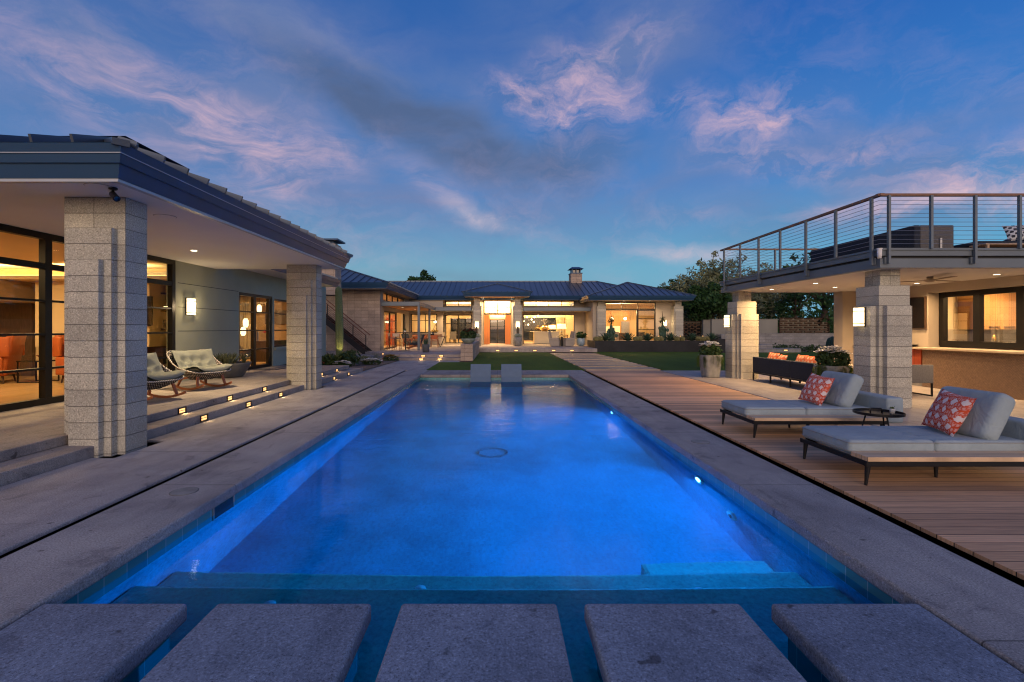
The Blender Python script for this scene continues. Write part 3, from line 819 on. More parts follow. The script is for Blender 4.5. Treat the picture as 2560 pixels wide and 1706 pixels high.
def wall_x(parent, X0, X1, y0, y1, z0, z1, holes, m, name='wall'):
    """wall slab between planes X0..X1 with rectangular openings (ya,yb,za,zb)"""
    mb = MB(); ys = sorted({y0,y1,*[h[0] for h in holes],*[h[1] for h in holes]}); zs = sorted({z0,z1,*[h[2] for h in holes],*[h[3] for h in holes]})
    for ya, yb in zip(ys[:-1], ys[1:]):
        run = None
        for za, zb in zip(zs[:-1], zs[1:]):
            solid = not any(h[0] <= ya+1e-6 and yb-1e-6 <= h[1] and h[2] <= za+1e-6 and zb-1e-6 <= h[3] for h in holes)
            if solid:
                run = (run[0], zb) if run else (za, zb)
            if (not solid or zb == zs[-1]) and run:
                mb.box(X0,ya,run[0],X1,yb,run[1]); run = None
    return mb.build(name, m, parent, W=True)
def wall_y(parent, Y0, Y1, x0, x1, z0, z1, holes, m, name='wall'):
    mb = MB(); xs = sorted({x0,x1,*[h[0] for h in holes],*[h[1] for h in holes]}); zs = sorted({z0,z1,*[h[2] for h in holes],*[h[3] for h in holes]})
    for xa, xb in zip(xs[:-1], xs[1:]):
        run = None
        for za, zb in zip(zs[:-1], zs[1:]):
            solid = not any(h[0] <= xa+1e-6 and xb-1e-6 <= h[1] and h[2] <= za+1e-6 and zb-1e-6 <= h[3] for h in holes)
            if solid:
                run = (run[0], zb) if run else (za, zb)
            if (not solid or zb == zs[-1]) and run:
                mb.box(xa,Y0,run[0],xb,Y1,run[1]); run = None
    return mb.build(name, m, parent, W=True)
def box_part(name, m, parent, *c, bevel=0):
    return MB().box(*c).build(name, m, parent, W=True, bevel=bevel)
def pillar(parent, cx, cy, dims, tops, zb=-.06):
    """stepped block pillar: three nested shafts of falling height (half sizes)"""
    ph = bpy.data.objects.new('pillar', None); COL.objects.link(ph); ph.parent = parent
    ph.location = Vector((cx, cy, 0)) - parent.location
    (ax, ay), (bx, by), (c1, c2) = dims
    MB().box(-ax,-ay,zb,ax,ay,tops[0]).build('shaft', MT['pillar_a'], ph, bevel=.006)
    mb = MB().box(-bx,-by,zb,bx,by,tops[1]); mb.build('collar', MT['pillar_b'], ph, bevel=.006)
    mb = MB().box(-c1,-c2,zb,c1,c2,tops[2]); mb.build('face_block', MT['pillar_c'], ph, bevel=.006)
    return ph
def downlight(x, y, z, lab, grp, en=16, col=WARM2, spread=130):
    t = thing('downlight', lab, 'ceiling light', (x,y,z), 0, grp)
    MB().lathe([(.085,-.002),(.085,-.008),(.062,-.010),(.060,-.002)], 24).build('trim', MT['soffit'], t, smooth=True)
    MB().lathe([(.060,-.006),(.0,-.0065)], 20).build('lens', MT['bulb_hot'], t)
    lamp('AREA', (0,0,-.03), en, col, t, size=.1, aim=(0,0,-1), spread=spread)
    return t
def step_light(x, y, z, face, lab, grp, en=.9, w=.15):
    """louvred brass step light; face 'x' looks to +X, 'y' looks to -Y"""
    t = thing('step_light', lab, 'step light', (x,y,z), 0, grp)
    mb = MB(); h = .07; w = w*1.1
    fr = [(-w/2-.022,-h/2-.022,w/2+.022,-h/2),( -w/2-.022,h/2,w/2+.022,h/2+.022),(-w/2-.022,-h/2,-w/2,h/2),(w/2,-h/2,w/2+.022,h/2)]
    def place(m):
        if face == 'x': m.xf(Matrix.Rotation(radians(90),4,'Z'))
        return m
    for (a,b,c,d) in fr: mb.box(a,-.014,b,c,.01,d)
    mb.box(-w/2,-.012,-.003,w/2,-.002,.004)
    place(mb).build('bezel', MT['frame'], t)
    place(MB().box(-w/2,-.001,-h/2,w/2,.004,h/2)).build('lens', MT['steplens'], t)
    dirv = (1,0,-.75) if face == 'x' else (0,-1,-.75)
    off = (.03,0,0) if face == 'x' else (0,-.03,0)
    lamp('SPOT', off, en*2.2, WARM, t, size=.006, aim=dirv, spot=150, blend=.8)
    return t
def wall_lamp(x, y, z, face, lab, grp=None, hgt=.37, wid=.2, en=7):
    """opal box sconce with dark metal side rails; bottom centre at z; faces -X or +X or -Y"""
    rz = {'-x': 0, '+x': pi, '-y': pi/2}[face]
    t = thing('wall_lamp', lab, 'wall lamp', (x,y,z), rz, grp)
    MB().box(-.02,-wid/2-.02,-.01,-.002,wid/2+.02,hgt+.01).build('backplate', MT['frame'], t, bevel=.003)
    MB().box(-.10,-wid/2,.0,-.021,wid/2,hgt).build('diffuser', MT['diffuser'], t, bevel=.004)
    for q in (.045, hgt-.075):
        MB().box(-.106,-wid/2-.006,q,-.0215,wid/2+.006,q+.012).build('band', MT['frame'], t)
    lamp('POINT', (-.16,0,hgt*.5), en, WARM2, t, size=.06)
    return t

# ------------------------------------------------------------------ pool house on the left
ph = thing('pool_house', 'pool house with deep grey fascia, block pillars and tall glazing beside the walkway', 'building', (-9,9,.24))
SZ = 3.20
er = (-20, 5.43, -4.26, 13.46)
prof = [(.0,SZ),(.0,SZ+.035),(.012,SZ+.036),(.055,SZ+.17),(.060,SZ+.185),(.085,SZ+.186),(.112,SZ+.275),(.120,SZ+.278),(.120,SZ+.288),(.150,SZ+.378),(.155,SZ+.385)]
fa = sweep_eave('fascia', er, prof[1:], MT['fascia'], ph)
sweep_eave('drip_edge', er, [(-.06,SZ-.001),(.004,SZ),(.004,SZ+.034)], MT['lightstrip'], fa)
sweep_eave('gutter_lip', er, [(.121,SZ+.279),(.126,SZ+.280),(.126,SZ+.289),(.121,SZ+.290)], MT['lightstrip'], fa)
sf = MB().quad((er[0],er[1],SZ+.002),(er[0],er[3],SZ+.002),(er[2],er[3],SZ+.002),(er[2],er[1],SZ+.002)).build('soffit', MT['soffit'], ph, W=True)
o = .155
hip_roof((er[0]-o,er[1]-o,er[2]+o,er[3]+o), SZ+.385, .33, 'x', MT['roof'], ph, h=.085)
# roof vents / chimney cap seen over the eave
ch = MB().box(-7.2,8.2,4.2,-6.3,9.0,4.60).build('chimney', MT['block_wall'], ph, W=True)
cp = MB(); cp.box(-7.45,7.9,4.60,-6.1,9.25,4.64)
cp.add([(-7.55,7.8,4.66),(-6.0,7.8,4.66),(-6.0,9.35,4.66),(-7.55,9.35,4.66),(-6.78,8.58,4.86)], [(0,1,4),(1,2,4),(2,3,4),(3,0,4),(3,2,1,0)])
cp.build('cap', MT['fascia'], ch, W=True)
PD = ((.385,.19),(.285,.28),(.185,.36))
pillar(ph, -5.055, 6.26, PD, (SZ, 2.8, 2.4))
pillar(ph, -5.055, 12.66, PD, (SZ, 2.8, 2.4))
# glazed wall, plane X = -7.8
XW = -7.8; FL = .25
wall_x(ph, XW-.22, XW, 11.72, 22, .24, 3.62, [(14.6,16.78,.24,2.66),(16.9,19.6,.90,2.60)], MT['stucco'])
sc = MB()
for z_ in (1.49,2.08,2.67):
    sc.box(XW-.01,11.8,z_-.006,XW+.0025,14.55,z_+.006)
sc.build('panel_joint', MT['gravel'], ph, W=True)
window_x(ph, XW-.05, 1.0, 11.70, .24, SZ, ybars=((3.6,.1),(5.6,.1),(8.40,.13),(9.3,.06)), zbars=((2.63,.10),(2.03,.035),(1.45,.035),(.86,.035)), fw=.11, dep=.12)
dr_ = window_x(ph, XW-.08, 14.6, 16.78, .26, 2.66, ybars=((15.62,.15),(16.62,.1)), zbars=(2.08,1.49,.88), fw=.09, dep=.1, name='door')
MB().box(XW-.02,15.70,1.15,XW+.03,15.73,1.45).build('handle', MT['steel'], dr_, W=True)
window_x(ph, XW-.08, 16.9, 19.6, .90, 2.60, ybars=(18.3,), zbars=(2.08,1.49), fw=.06)
box_part('sill', MT['stucco'], ph, XW-.02,16.88,.80,XW+.06,19.62,.895)
# rooms behind the glass
rm = MB()
rm.box(-16,13.30,.24,XW-.23,13.45,3.2)
rm.box(-16.1,.9,.24,-16,13.3,3.2); rm.box(-16,.8,.24,XW-.06,.9,3.2)
rm.build('interior_wall', MT['cream'], ph, W=True)
box_part('interior_floor', MT['floor_wood'], ph, -16,.9,.241,XW-.12,13.3,.252)
box_part('interior_ceiling', MT['cream'], ph, -16,.9,3.16,XW-.12,11.9,3.19)
# back wall details: fireplace pier, soffit box with cove light, dark niche
box_part('cove_soffit', MT['cream'], ph, -16,11.95,2.78,XW-.24,13.3,2.86)
box_part('cove_strip', MT['cove'], ph, -15.9,12.0,2.862,XW-.26,12.06,2.885)
box_part('soffit_box', simple('tan_plaster', (.36,.25,.15), .9, var=.05), ph, -15,11.7,2.25,-12.35,13.28,2.77)
box_part('niche', MT['walnut'], ph, -15,13.2,.26,-12.7,13.29,2.24)
pr_ = box_part('fireplace', MT['cream'], ph, -11.95,12.5,1.08,-9.0,13.29,2.775)
box_part('pier', MT['black_metal'], pr_, -11.55,12.9,.253,-11.3,13.1,1.075)
box_part('screen', MT['tv'], ph, -10.35,12.42,1.62,-8.9,12.49,2.38)
box_part('firebox', MT['walnut'], pr_, -10.6,13.0,.34,-9.0,13.285,1.07)
for (x_, y_, e_) in ((-10,6.5,95),(-10,10.2,120),(-13,10,130),(-13,6,80)):
    lamp('AREA', (x_+9,y_-9,2.87), e_, (1,.66,.30), ph, size=.6, aim=(0,0,-1))
lamp('AREA', (-12+9,12.5-9,2.66), 110, (1,.62,.2), ph, size=6, size_y=.3, aim=(0,.25,1))
# second room
r2 = MB()
r2.box(-16,21.3,.24,XW-.23,21.4,3.3); r2.box(-16.1,13.46,.24,-16,21.3,3.3)
r2.build('interior_wall', simple('umber_wall', (.30,.19,.10), .85, var=.1, vs=2), ph, W=True)
box_part('interior_floor', MT['floor_wood'], ph, -16,13.46,.241,XW-.12,21.3,.252)
box_part('interior_ceiling', MT['cream'], ph, -16,13.46,2.98,XW-.24,21.3,3.05)
ct = MB()
ct.surf(lambda u, v: (-12.2+1.7*u, 20.6+.05*sin(u*70), .3+2.6*v), 90, 2)
ct.build('curtain', MT['curtain'], ph, W=True)
ct = MB()
ct.surf(lambda u, v: (-8.35+.05*sin(u*60), 10.75+.62*u, .28+2.75*v), 60, 2)
ct.build('curtain', MT['curtain'], ph, W=True)
box_part('picture_rail', MT['walnut'], ph, -10.2,21.2,1.75,-8.6,21.29,2.35)
for (x_, y_, e_) in ((-10,15.3,120),(-10,18.5,140),(-13,17,100)):
    lamp('AREA', (x_+9,y_-9,2.7), e_, (1,.62,.28), ph, size=.5, aim=(0,0,-1))
# link wing: eave behind the pool house roof, with its own block chimney
lr = (-18, 14.2, -6.95, 21.0); LZ = 3.36
lf = sweep_eave('fascia', lr, [(.0,LZ),(.05,LZ+.14),(.06,LZ+.15),(.09,LZ+.16),(.13,LZ+.30)], MT['fascia'], ph)
MB().quad((lr[0],lr[1],LZ+.002),(lr[0],lr[3],LZ+.002),(lr[2],lr[3],LZ+.002),(lr[2],lr[1],LZ+.002)).build('soffit', MT['soffit'], ph, W=True)
hip_roof((lr[0]-.13,lr[1]-.13,lr[2]+.13,lr[3]+.13), LZ+.30, .33, 'x', MT['roof'], ph)
ch = MB().box(-8.75,23.6,3.2,-7.92,24.5,5.7).build('chimney', MT['block_wall'], ph, W=True)
cp = MB(); cp.box(-8.6,23.75,5.7,-8.05,24.35,5.86); cp.box(-8.9,23.45,5.86,-7.75,24.65,5.93)
cp.build('cap', MT['fascia'], ch, W=True)

wall_lamp(XW+.001, 12.22, 1.90, '+x', 'lit opal box lamp on the grey wall above the rocking chairs', 'box wall lamps', hgt=.41, wid=.24, en=22)
downlight(-6.4, 10.2, SZ, 'small recessed light in the pale ceiling over the rocking chairs', 'recessed lights under the eaves', 75)
for (x_, y_, lab) in ((-4.88,7.1,'flat round ceiling speaker grille in the soffit just behind the front block pillar'), (-4.62,5.62,'flat round ceiling speaker grille at the corner of the soffit')):
    t = thing('ceiling_speaker', lab, 'speaker', (x_,y_,SZ))
    MB().lathe([(.14,-.001),(.14,-.006),(.13,-.009),(0,-.009)], 28).build('grille', MT['soffit'], t)
    MB().lathe([(.146,-.001),(.146,-.004),(.1405,-.0045),(.1405,-.001)], 28).build('ring', MT['pot_grey'], t)
t = thing('security_camera', 'small black bullet security camera hanging under the soffit corner', 'camera', (-4.50,5.66,SZ))
MB().lathe([(.045,0),(.045,-.02),(.03,-.03),(0,-.03)], 20).build('mount', MT['black_metal'], t, smooth=True)
MB().tube([(0,0,-.02),(.0,0,-.07),(.03,-.02,-.09)], .014, 8).build('arm', MT['black_metal'], t, smooth=True)
MB().cyl((-.02,.02,-.07),(.10,-.07,-.15), .036, .036, 16).build('body', MT['black_metal'], t, smooth=False)
MB().cyl((.10,-.07,-.15),(.103,-.072,-.152), .028, .026, 16).build('lens', MT['tv'], t)
gp = 'louvred lights in the patio steps'
def ordn(i): return ['first','second','third','fourth','fifth','sixth'][i]
ys2 = [8.12,9.57,11.0,14.58,15.95]; ys1 = [8.1,9.55,10.97,14.56,15.98]
where = ['nearest the front pillar','midway between the two pillars','just before the far pillar','just past the far pillar','nearest the end of the steps']
for y_, wh in zip(ys2, where):
    step_light(-5.30, y_, .175, 'x', 'lit louvred step light in upper patio riser ' + wh, gp)
for y_, wh in zip(ys1, where):
    step_light(-4.92, y_, .055, 'x', 'lit louvred step light in lower patio riser ' + wh, gp)
# ------------------------------------------------------------------ main house at the back
mh = thing('main_house', 'low main house with blue-grey standing seam hip roofs and glowing windows across the back', 'building', (0,41,TZ))
EZ = 3.78
eprof = [(.0,EZ),(.0,EZ+.03),(.05,EZ+.13),(.06,EZ+.14),(.075,EZ+.145),(.10,EZ+.22),(.105,EZ+.225),(.12,EZ+.23),(.15,EZ+.32),(.155,EZ+.33)]
def eave(rect, dz=0.0, slope=.33, axis='x', h=.05):
    f = sweep_eave('fascia', rect, [(a,b+dz) for a,b in eprof], MT['fascia'], mh)
    x0,y0,x1,y1 = rect; z = EZ+dz+.002
    MB().quad((x0,y0,z),(x0,y1,z),(x1,y1,z),(x1,y0,z)).build('soffit', MT['stucco_tan'], mh, W=True)
    o = .155
    hip_roof((x0-o,y0-o,x1+o,y1+o), EZ+dz+.33, slope, axis, MT['roof'], mh, h=h)
eave((-18,37.65,13.3,46.9))                       # main bar
eave((-18.2,27.15,-6.25,49), .03, .335, 'y')      # left wing
eave((6.6,34.65,14.05,44), -.20, .34, 'y')        # right wing
eave((-2.47,35.95,2.42,41.2), .17, .325, 'y')     # entry portico
# block end wall of the left wing and its glazed side
wall_y(mh, 28.4, 28.7, -18, -6.9, .0, EZ+.05, [], MT['block_wall'])
wall_x(mh, -7.2, -6.9, 28.701, 37.8, TZ, EZ+.05, [(29.4,36.2,TZ,2.66),(29.2,35.9,3.25,3.74)], MT['stucco_tan'])
wx = window_x(mh, -7.0, 29.4, 33.4, TZ, 2.66, ybars=((31.35,.12),), zbars=(2.05,1.45), fw=.1, name='door')
box_part('door', MT['frame'], mh, -7.06,36.05,TZ,-6.95,36.2,2.66)
window_x(mh, -7.0, 29.2, 35.9, 3.25, 3.74, ybars=(30.6,32.2,33.9), fw=.05)
# bay between the wings
wall_y(mh, 37.8, 38.0, -6.9, -4.4, TZ, EZ+.05, [(-6.75,-4.72,1.23,2.70)], MT['stucco_tan'])
window_y(mh, 37.86, -6.75, -4.72, 1.23, 2.70, xbars=(-5.62,), zbars=(2.18,))
wall_x(mh, -4.4, -4.25, 37.8, 39.0, TZ, EZ+.05, [(37.95,38.85,1.23,2.70)], MT['stucco_tan'])
window_x(mh, -4.3, 37.95, 38.85, 1.23, 2.70, ybars=(38.4,), zbars=(2.18,))
box_part('ledge', MT['handrail'], mh, -6.6,37.45,1.02,-4.3,37.79,1.10)
# main facade with clerestory strip
fh = [(-4.2,-2.08,.36,2.66),(-4.2,-2.08,3.34,EZ+.02),(-1.1,1.1,TZ,EZ+.02),(2.08,6.22,.32,2.68),(2.08,6.22,3.34,EZ+.02)]
wall_y(mh, 39.0, 39.25, -4.25, 7.45, TZ, EZ+.3, fh, MT['stucco_tan'])
window_y(mh, 39.1, -4.2, -2.08, .36, 2.66, xbars=(-3.15,), zbars=(1.95,), mbar=.07)
window_y(mh, 39.1, -4.2, -2.08, 3.34, EZ+.02, xbars=(-3.15,))
window_y(mh, 39.1, 2.08, 6.22, 3.34, EZ+.02, xbars=(3.12,4.15,5.18))
window_y(mh, 39.1, 2.08, 6.22, .30, 2.68, xbars=(), fw=.05)
# flat steel canopies
cn = MB().box(-6.9,28.7,2.90,-4.62,36.0,3.15).build('canopy', MT['grey_metal'], mh, W=True, bevel=.01)
MB().box(-6.85,28.9,2.885,-4.75,37.7,2.897).build('soffit', simple('cedar_soffit', (.40,.215,.10), .7, var=.15, vs=4, stretch=(1,8,1)), cn, W=True)
cn2 = MB().box(-6.9,36.002,2.88,-1.95,38.99,3.14).build('canopy', MT['grey_metal'], mh, W=True, bevel=.01)
cn3 = MB().box(1.95,36.4,2.88,7.4,38.99,3.14).build('canopy', MT['grey_metal'], mh, W=True, bevel=.01)
MB().box(1.97,36.5,2.865,7.38,38.98,2.877).build('soffit', MT['stucco_tan'], cn3, W=True)
for (x_,y_) in ((-4.68,28.78),(-4.70,33.4)):
    box_part('post', MT['grey_metal'], mh, x_-.07,y_-.07,TZ,x_+.07,y_+.07,2.90, bevel=.008)
# portico: pillars, transom, timber doors, glass inner door
pd2 = ((.40,.30),(.30,.40),(.22,.48))
for cx in (-1.55,1.53):
    pillar(mh, cx, 36.95, ((.22,.22),(.33,.33),(.24,.42)), (EZ+.17,3.3,2.9), zb=TZ-.02)
pc = MB().box(-2.0,36.0,EZ+.14,2.0,39.0,EZ+.16).build('porch_ceiling', simple('cedar_ceiling', (.44,.22,.09), .6, var=.12, vs=5, stretch=(8,1,1)), mh, W=True)
wall_x(mh, -1.75, -1.1, 38.0, 39.0, TZ, EZ+.14, [], MT['stucco_tan']); wall_x(mh, 1.1, 1.75, 38.0, 39.0, TZ, EZ+.14, [], MT['stucco_tan'])
window_y(mh, 38.9, -1.1, 1.1, 2.74, EZ+.14, xbars=(0,), zbars=(3.28,))
box_part('lintel', MT['frame'], mh, -1.12,38.85,2.66,1.12,38.98,2.735)
for s_ in (-1, 1):
    d_ = MB().box(s_*.62,38.84,TZ+.02,s_*1.06,38.90,2.65).build('door', MT['orange_door'], mh, W=True, bevel=.006)
    box_part('jamb', MT['frame'], d_, s_*1.07,38.82,TZ,s_*1.12,38.92,2.655)
d_ = window_y(mh, 41.6, -.66, .66, TZ+.02, 2.35, xbars=((0,.07),), zbars=(1.75,1.2,.75), fw=.07, name='door', glass='glass_hi')
for s_ in (-.07,.07): MB().box(s_-.012,41.49,1.1,s_+.012,41.53,1.5).build('handle', MT['black_metal'], d_, W=True)
wall_y(mh, 41.7, 41.8, -1.6, 1.6, TZ, 2.62, [(-.66,.66,TZ,2.35)], MT['cream'])
box_part('hall_back', simple('hall_dark_wall', (.10,.11,.12), .8), mh, -1.6,44.5,TZ,1.6,44.6,2.6)
# rooms
iw = MB()
iw.box(-18,46.0,TZ,-1.61,46.1,5); iw.box(1.61,44.4,TZ,7.6,44.5,5)
iw.box(-1.72,39.26,TZ,-1.62,46,2.6); iw.box(1.62,39.26,TZ,1.72,44.4,2.6)
iw.box(-1.72,42.6,2.62,1.72,42.7,5)
iw.box(7.50,36.3,TZ,7.6,43.5,3.55)
iw.build('interior_wall', MT['cream'], mh, W=True)
box_part('interior_ceiling', MT['cream'], mh, -4.2,39.3,EZ+.20,7.45,46,EZ+.26)
box_part('interior_ceiling', MT['cream'], mh, -17.8,28.75,EZ-.02,-7.25,46,EZ+.0)
box_part('interior_floor', MT['floor_wood'], mh, -17.8,28.75,TZ+.001,-7.22,46,TZ+.012)
box_part('interior_floor', MT['terrace'], mh, -7.2,38.01,TZ+.001,7.45,46,TZ+.012)
# dark garden windows at the back of the living room (night outside)
bw_ = box_part('back_window', MT['dark_glass'], mh, 2.1,44.30,.5,5.35,44.39,2.55)
bx = MB()
for x_ in (2.1,3.18,4.26,5.33): bx.box(x_-.03,44.24,.45,x_+.03,44.299,2.6)
bx.box(2.07,44.25,1.75,5.36,44.298,1.79)
bx.build('frame', MT['frame'], bw_, W=True)
bw_ = box_part('back_window', MT['dark_glass'], mh, -4.4,45.90,.6,-2.0,45.99,2.5)
bx = MB()
for x_ in (-4.4,-3.6,-2.8,-2.0): bx.box(x_-.03,45.84,.55,x_+.03,45.899,2.55)
bx.box(-4.4,45.85,2.0,-2.0,45.898,2.05)
bx.build('frame', MT['frame'], bw_, W=True)
box_part('curtain_wall', MT['curtain'], mh, 5.5,44.2,.3,6.1,44.38,2.6)
L_ = lambda x,y,z,e,s=.8,aim=(0,0,-1),col=(1,.64,.29): lamp('AREA', (x-0,y-41,z-TZ), e*1.7, col, mh, size=s, aim=aim)
for (x_,y_,e_) in ((-3.2,42,95),(3.2,41.8,120),(4.9,42.2,120)):
    L_(x_,y_,2.95,e_*2.6,1.2,(0,.45,1)); L_(x_,y_,3.0,e_*1.1,.8,(0,0,-1))
L_(0,40.6,3.0,620,.8,(0,.5,1)); L_(0,40.3,2.9,120,.5,(0,.1,-1)); L_(0,43.2,2.4,10,.4,(0,0,-1),(.7,.8,1))
for (x_,y_,e_) in ((-9.2,31.5,120),(-9.2,35,120),(-6,41.5,130),(-11,33,90)): L_(x_,y_,3.4,e_,1.0)
L_(-5.6,39.2,2.8,55,.6)
# left-wing interior fittings
box_part('kitchen_wall', MT['cream'], mh, -11.2,28.8,TZ,-11.1,37,3.7)
cb = box_part('cabinet', MT['cabinet_y'], mh, -11.09,29.5,TZ,-10.5,31.6,2.4)
box_part('counter', MT['white_up'], mh, -10.4,32.0,TZ,-9.6,35.2,1.15)
box_part('wine_rack', MT['red_wood'], mh, -8.6,37.2,TZ,-7.9,37.4,2.6)
box_part('bay_back_wall', MT['cream'], mh, -7.0,40.6,TZ,-5.2,40.7,3.6)
box_part('dark_opening', MT['dark_glass'], mh, -5.1,40.6,.3,-4.5,40.7,2.4)
# right wing (kitchen)
RW = 36.0
wall_y(mh, RW, RW+.25, 7.35, 13.05, TZ, EZ-.15, [(8.0,11.78,.30,3.50)], MT['stucco_tan'])
window_y(mh, RW+.06, 8.0, 11.78, 2.98, 3.50, xbars=(9.27,10.47), fw=.06)
window_y(mh, RW+.06, 10.42, 11.78, .30, 2.97, xbars=(), zbars=(2.31,1.49), fw=.09, name='door', glass='glass_hi')
window_y(mh, RW+.06, 8.0, 10.41, .30, 2.97, xbars=(), fw=.05)
box_part('pier', MT['stucco_tan'], mh, 7.05,35.7,TZ,7.34,38.9,EZ-.2)
for cx in (7.62,13.28): pillar(mh, cx, 35.75, ((.24,.24),(.34,.34),(.26,.42)), (EZ-.19,3.2,2.8), zb=TZ-.02)
box_part('interior_wall', MT['cream'], mh, 7.7,41.0,TZ,13.5,41.1,4.0)
box_part('interior_wall', MT['cream'], mh, 13.4,36.3,TZ,13.5,41,4.0)
box_part('interior_ceiling', MT['cream'], mh, 7.6,36.3,EZ-.12,13.4,41,EZ-.08)
box_part('interior_floor', MT['floor_wood'], mh, 7.6,36.26,TZ+.001,13.4,41,TZ+.012)
kb = box_part('cabinet', MT['cabinet'], mh, 8.9,40.3,TZ,11.0,40.98,3.0)
box_part('fridge', MT['steel'], kb, 10.3,40.2,TZ,10.98,40.29,2.15)
box_part('backsplash', MT['white_up'], kb, 8.95,40.26,1.2,10.2,40.295,1.75)
box_part('island', MT['walnut'], mh, 8.6,38.4,TZ,10.3,39.2,1.2)
box_part('range_hood', MT['steel'], mh, 8.1,40.5,1.9,8.75,40.95,3.3)
for (x_,y_,e_) in ((9,38,110),(10.6,38.5,110)): L_(x_,y_,3.3,e_,.8,(0,0,-1),(1,.63,.27))
L_(9.8,39,2.9,130,1.2,(0,-.3,1))
# chimney on the main ridge
cx0 = MB().box(6.32,41.6,4.6,7.28,42.8,6.28).build('chimney', MT['block_wall'], mh, W=True)
cc = MB(); cc.box(6.28,41.56,6.28,7.32,42.84,6.36); cc.box(6.42,41.7,6.36,6.5,42.7,6.7); cc.box(7.1,41.7,6.36,7.18,42.7,6.7); cc.box(6.76,41.75,6.36,6.84,42.7,6.7)
cc.add([(6.2,41.45,6.7),(7.4,41.45,6.7),(7.4,42.95,6.7),(6.2,42.95,6.7),(6.5,42.1,6.92),(7.1,42.1,6.92)], [(0,1,5,4),(1,2,5),(2,3,4,5),(3,0,4),(3,2,1,0)])
cc.build('cap', MT['fascia'], cx0, W=True)
box_part('flue', MT['tv'], cx0, 6.55,41.9,6.361,7.05,42.5,6.62)

# sconces, downlights of the main house
wall_lamp(-1.55, 36.52, 1.58, '-y', 'bright box sconce on the pillar left of the front door', 'entry pillar sconces', hgt=.5, wid=.28, en=11)
wall_lamp(1.53, 36.52, 1.58, '-y', 'bright box sconce on the pillar right of the front door', 'entry pillar sconces', hgt=.5, wid=.28, en=11)
wall_lamp(12.45, 35.99, 1.75, '-y', 'small bright sconce on the tan wall right of the kitchen window', None, hgt=.45, wid=.26, en=11)
gd = 'recessed lights under the main house canopies'
for (x_,y_,z_,lab) in ((-6.0,30.6,2.884,'recessed light in the timber canopy soffit nearest the corner post'), (-5.7,33.6,2.884,'recessed light in the timber canopy soffit by the second post'), (-3.9,37.2,2.879,'recessed light under the flat canopy left of the entry, outer one'), (-2.5,37.2,2.879,'recessed light under the flat canopy left of the entry, inner one'), (5.6,37.2,2.864,'recessed light under the flat canopy right of the entry'), (9.2,35.2,EZ-.2,'recessed light under the right wing eave, left one'), (11.1,35.2,EZ-.2,'recessed light under the right wing eave, right one'), (-1.1,37.4,EZ+.139,'recessed light in the porch ceiling left of the front door'), (1.1,37.4,EZ+.139,'recessed light in the porch ceiling right of the front door')):
    downlight(x_, y_, z_, lab, gd, 95 if 'porch' in lab else 45, (1,.66,.33), 140)

gp = 'louvred lights in the terrace steps'
for (u, lab) in ((1058,'in the upper terrace riser, left one'),(1103,'in the upper terrace riser, right one')):
    step_light((u-1243.6)*24.15/1209, 24.15, .195, 'y', 'lit step light ' + lab, gp, en=2.5, w=.17)
for (u, lab) in ((1053,'in the lower terrace riser, left one'),(1099,'in the lower terrace riser, right one')):
    step_light((u-1243.6)*23.5/1209, 23.5, .065, 'y', 'lit step light ' + lab, gp, en=2.5, w=.17)
for i, u in enumerate((1244,1290.5,1337,1384,1430)):
    lab = ['first (leftmost)','second from the left','middle one','second from the right','rightmost'][i]
    step_light((u-1243.6)*31.25/1209, 31.25, .135, 'y', 'lit step light in the riser behind the lawn, ' + lab, 'louvred lights behind the lawn', en=3, w=.2)

# block planter wall with a flower bowl is its own thing (p6). outside staircase
st = thing('outdoor_staircase', 'steel staircase with red cable railing climbing the block wall behind the cactus', 'staircase', (-8.6,27.4,TZ))
x0,z0,x1,z1 = -7.35,.12,-10.6,2.75
for y_ in (27.0,27.95):
    MB().bar((x0,y_,z0+.05),(x1,y_,z1+.05), .05, .30).build('stringer', MT['blacksteel'], st, W=True)
for i in range(14):
    f_ = i/14; x_ = x0+(x1-x0)*f_; z_ = z0+(z1-z0)*f_+.16
    MB().box(x_-.26,27.03,z_-.02,x_+.02,27.92,z_+.02).build('tread', MT['blacksteel'], st, W=True)
rl = MB(); rl.bar((x0,27.0,z0+1.05),(x1,27.0,z1+1.05), .04); rl.build('handrail', MT['rust'], st, W=True)
rl = MB(); rl.bar((x0,27.95,z0+1.05),(x1,27.95,z1+1.05), .04); rl.build('handrail', MT['rust'], st, W=True)
for f_ in (0.0,.22,.44,.66,.88):
    x_ = x0+(x1-x0)*f_; z_ = z0+(z1-z0)*f_
    MB().box(x_-.02,26.97,z_,x_+.02,27.03,z_+1.05).build('post', MT['blacksteel'], st, W=True)
for k_ in range(7):
    dz = .25+.11*k_
    MB().bar((x0,27.0,z0+dz),(x1,27.0,z1+dz), .014).build('rail_cable', MT['rust'], st, W=True)
# ------------------------------------------------------------------ pavilion on the right with a roof deck
pv = thing('poolside_pavilion', 'open pavilion with roof deck, cable railing, block pillars and bar counter', 'building', (10,12,0))
VX, VY0, VY1, VX1 = 7.28, 9.2, 15.75, 22.0
CZ = 2.72
def rim(name, o0, o1, z0, z1, m, parent=pv):
    """edge band running round the front, left and back of the slab; from inset o0 to outset o1"""
    mb = MB()
    mb.box(VX-o1,VY0-o1,z0,VX1,VY0+o0,z1); mb.box(VX-o1,VY0+o0,z0,VX+o0,VY1-o0,z1); mb.box(VX-o1,VY1-o0,z0,VX1,VY1+o1,z1)
    return mb.build(name, m, parent, W=True)
rim('edge_beam', .12, .0, 2.71, 2.885, MT['grey_metal'])
rim('reveal', .12, -.05, 2.886, 2.934, MT['black_metal'])
rim('deck_fascia', .12, .02, 2.935, 3.038, MT['grey_metal'])
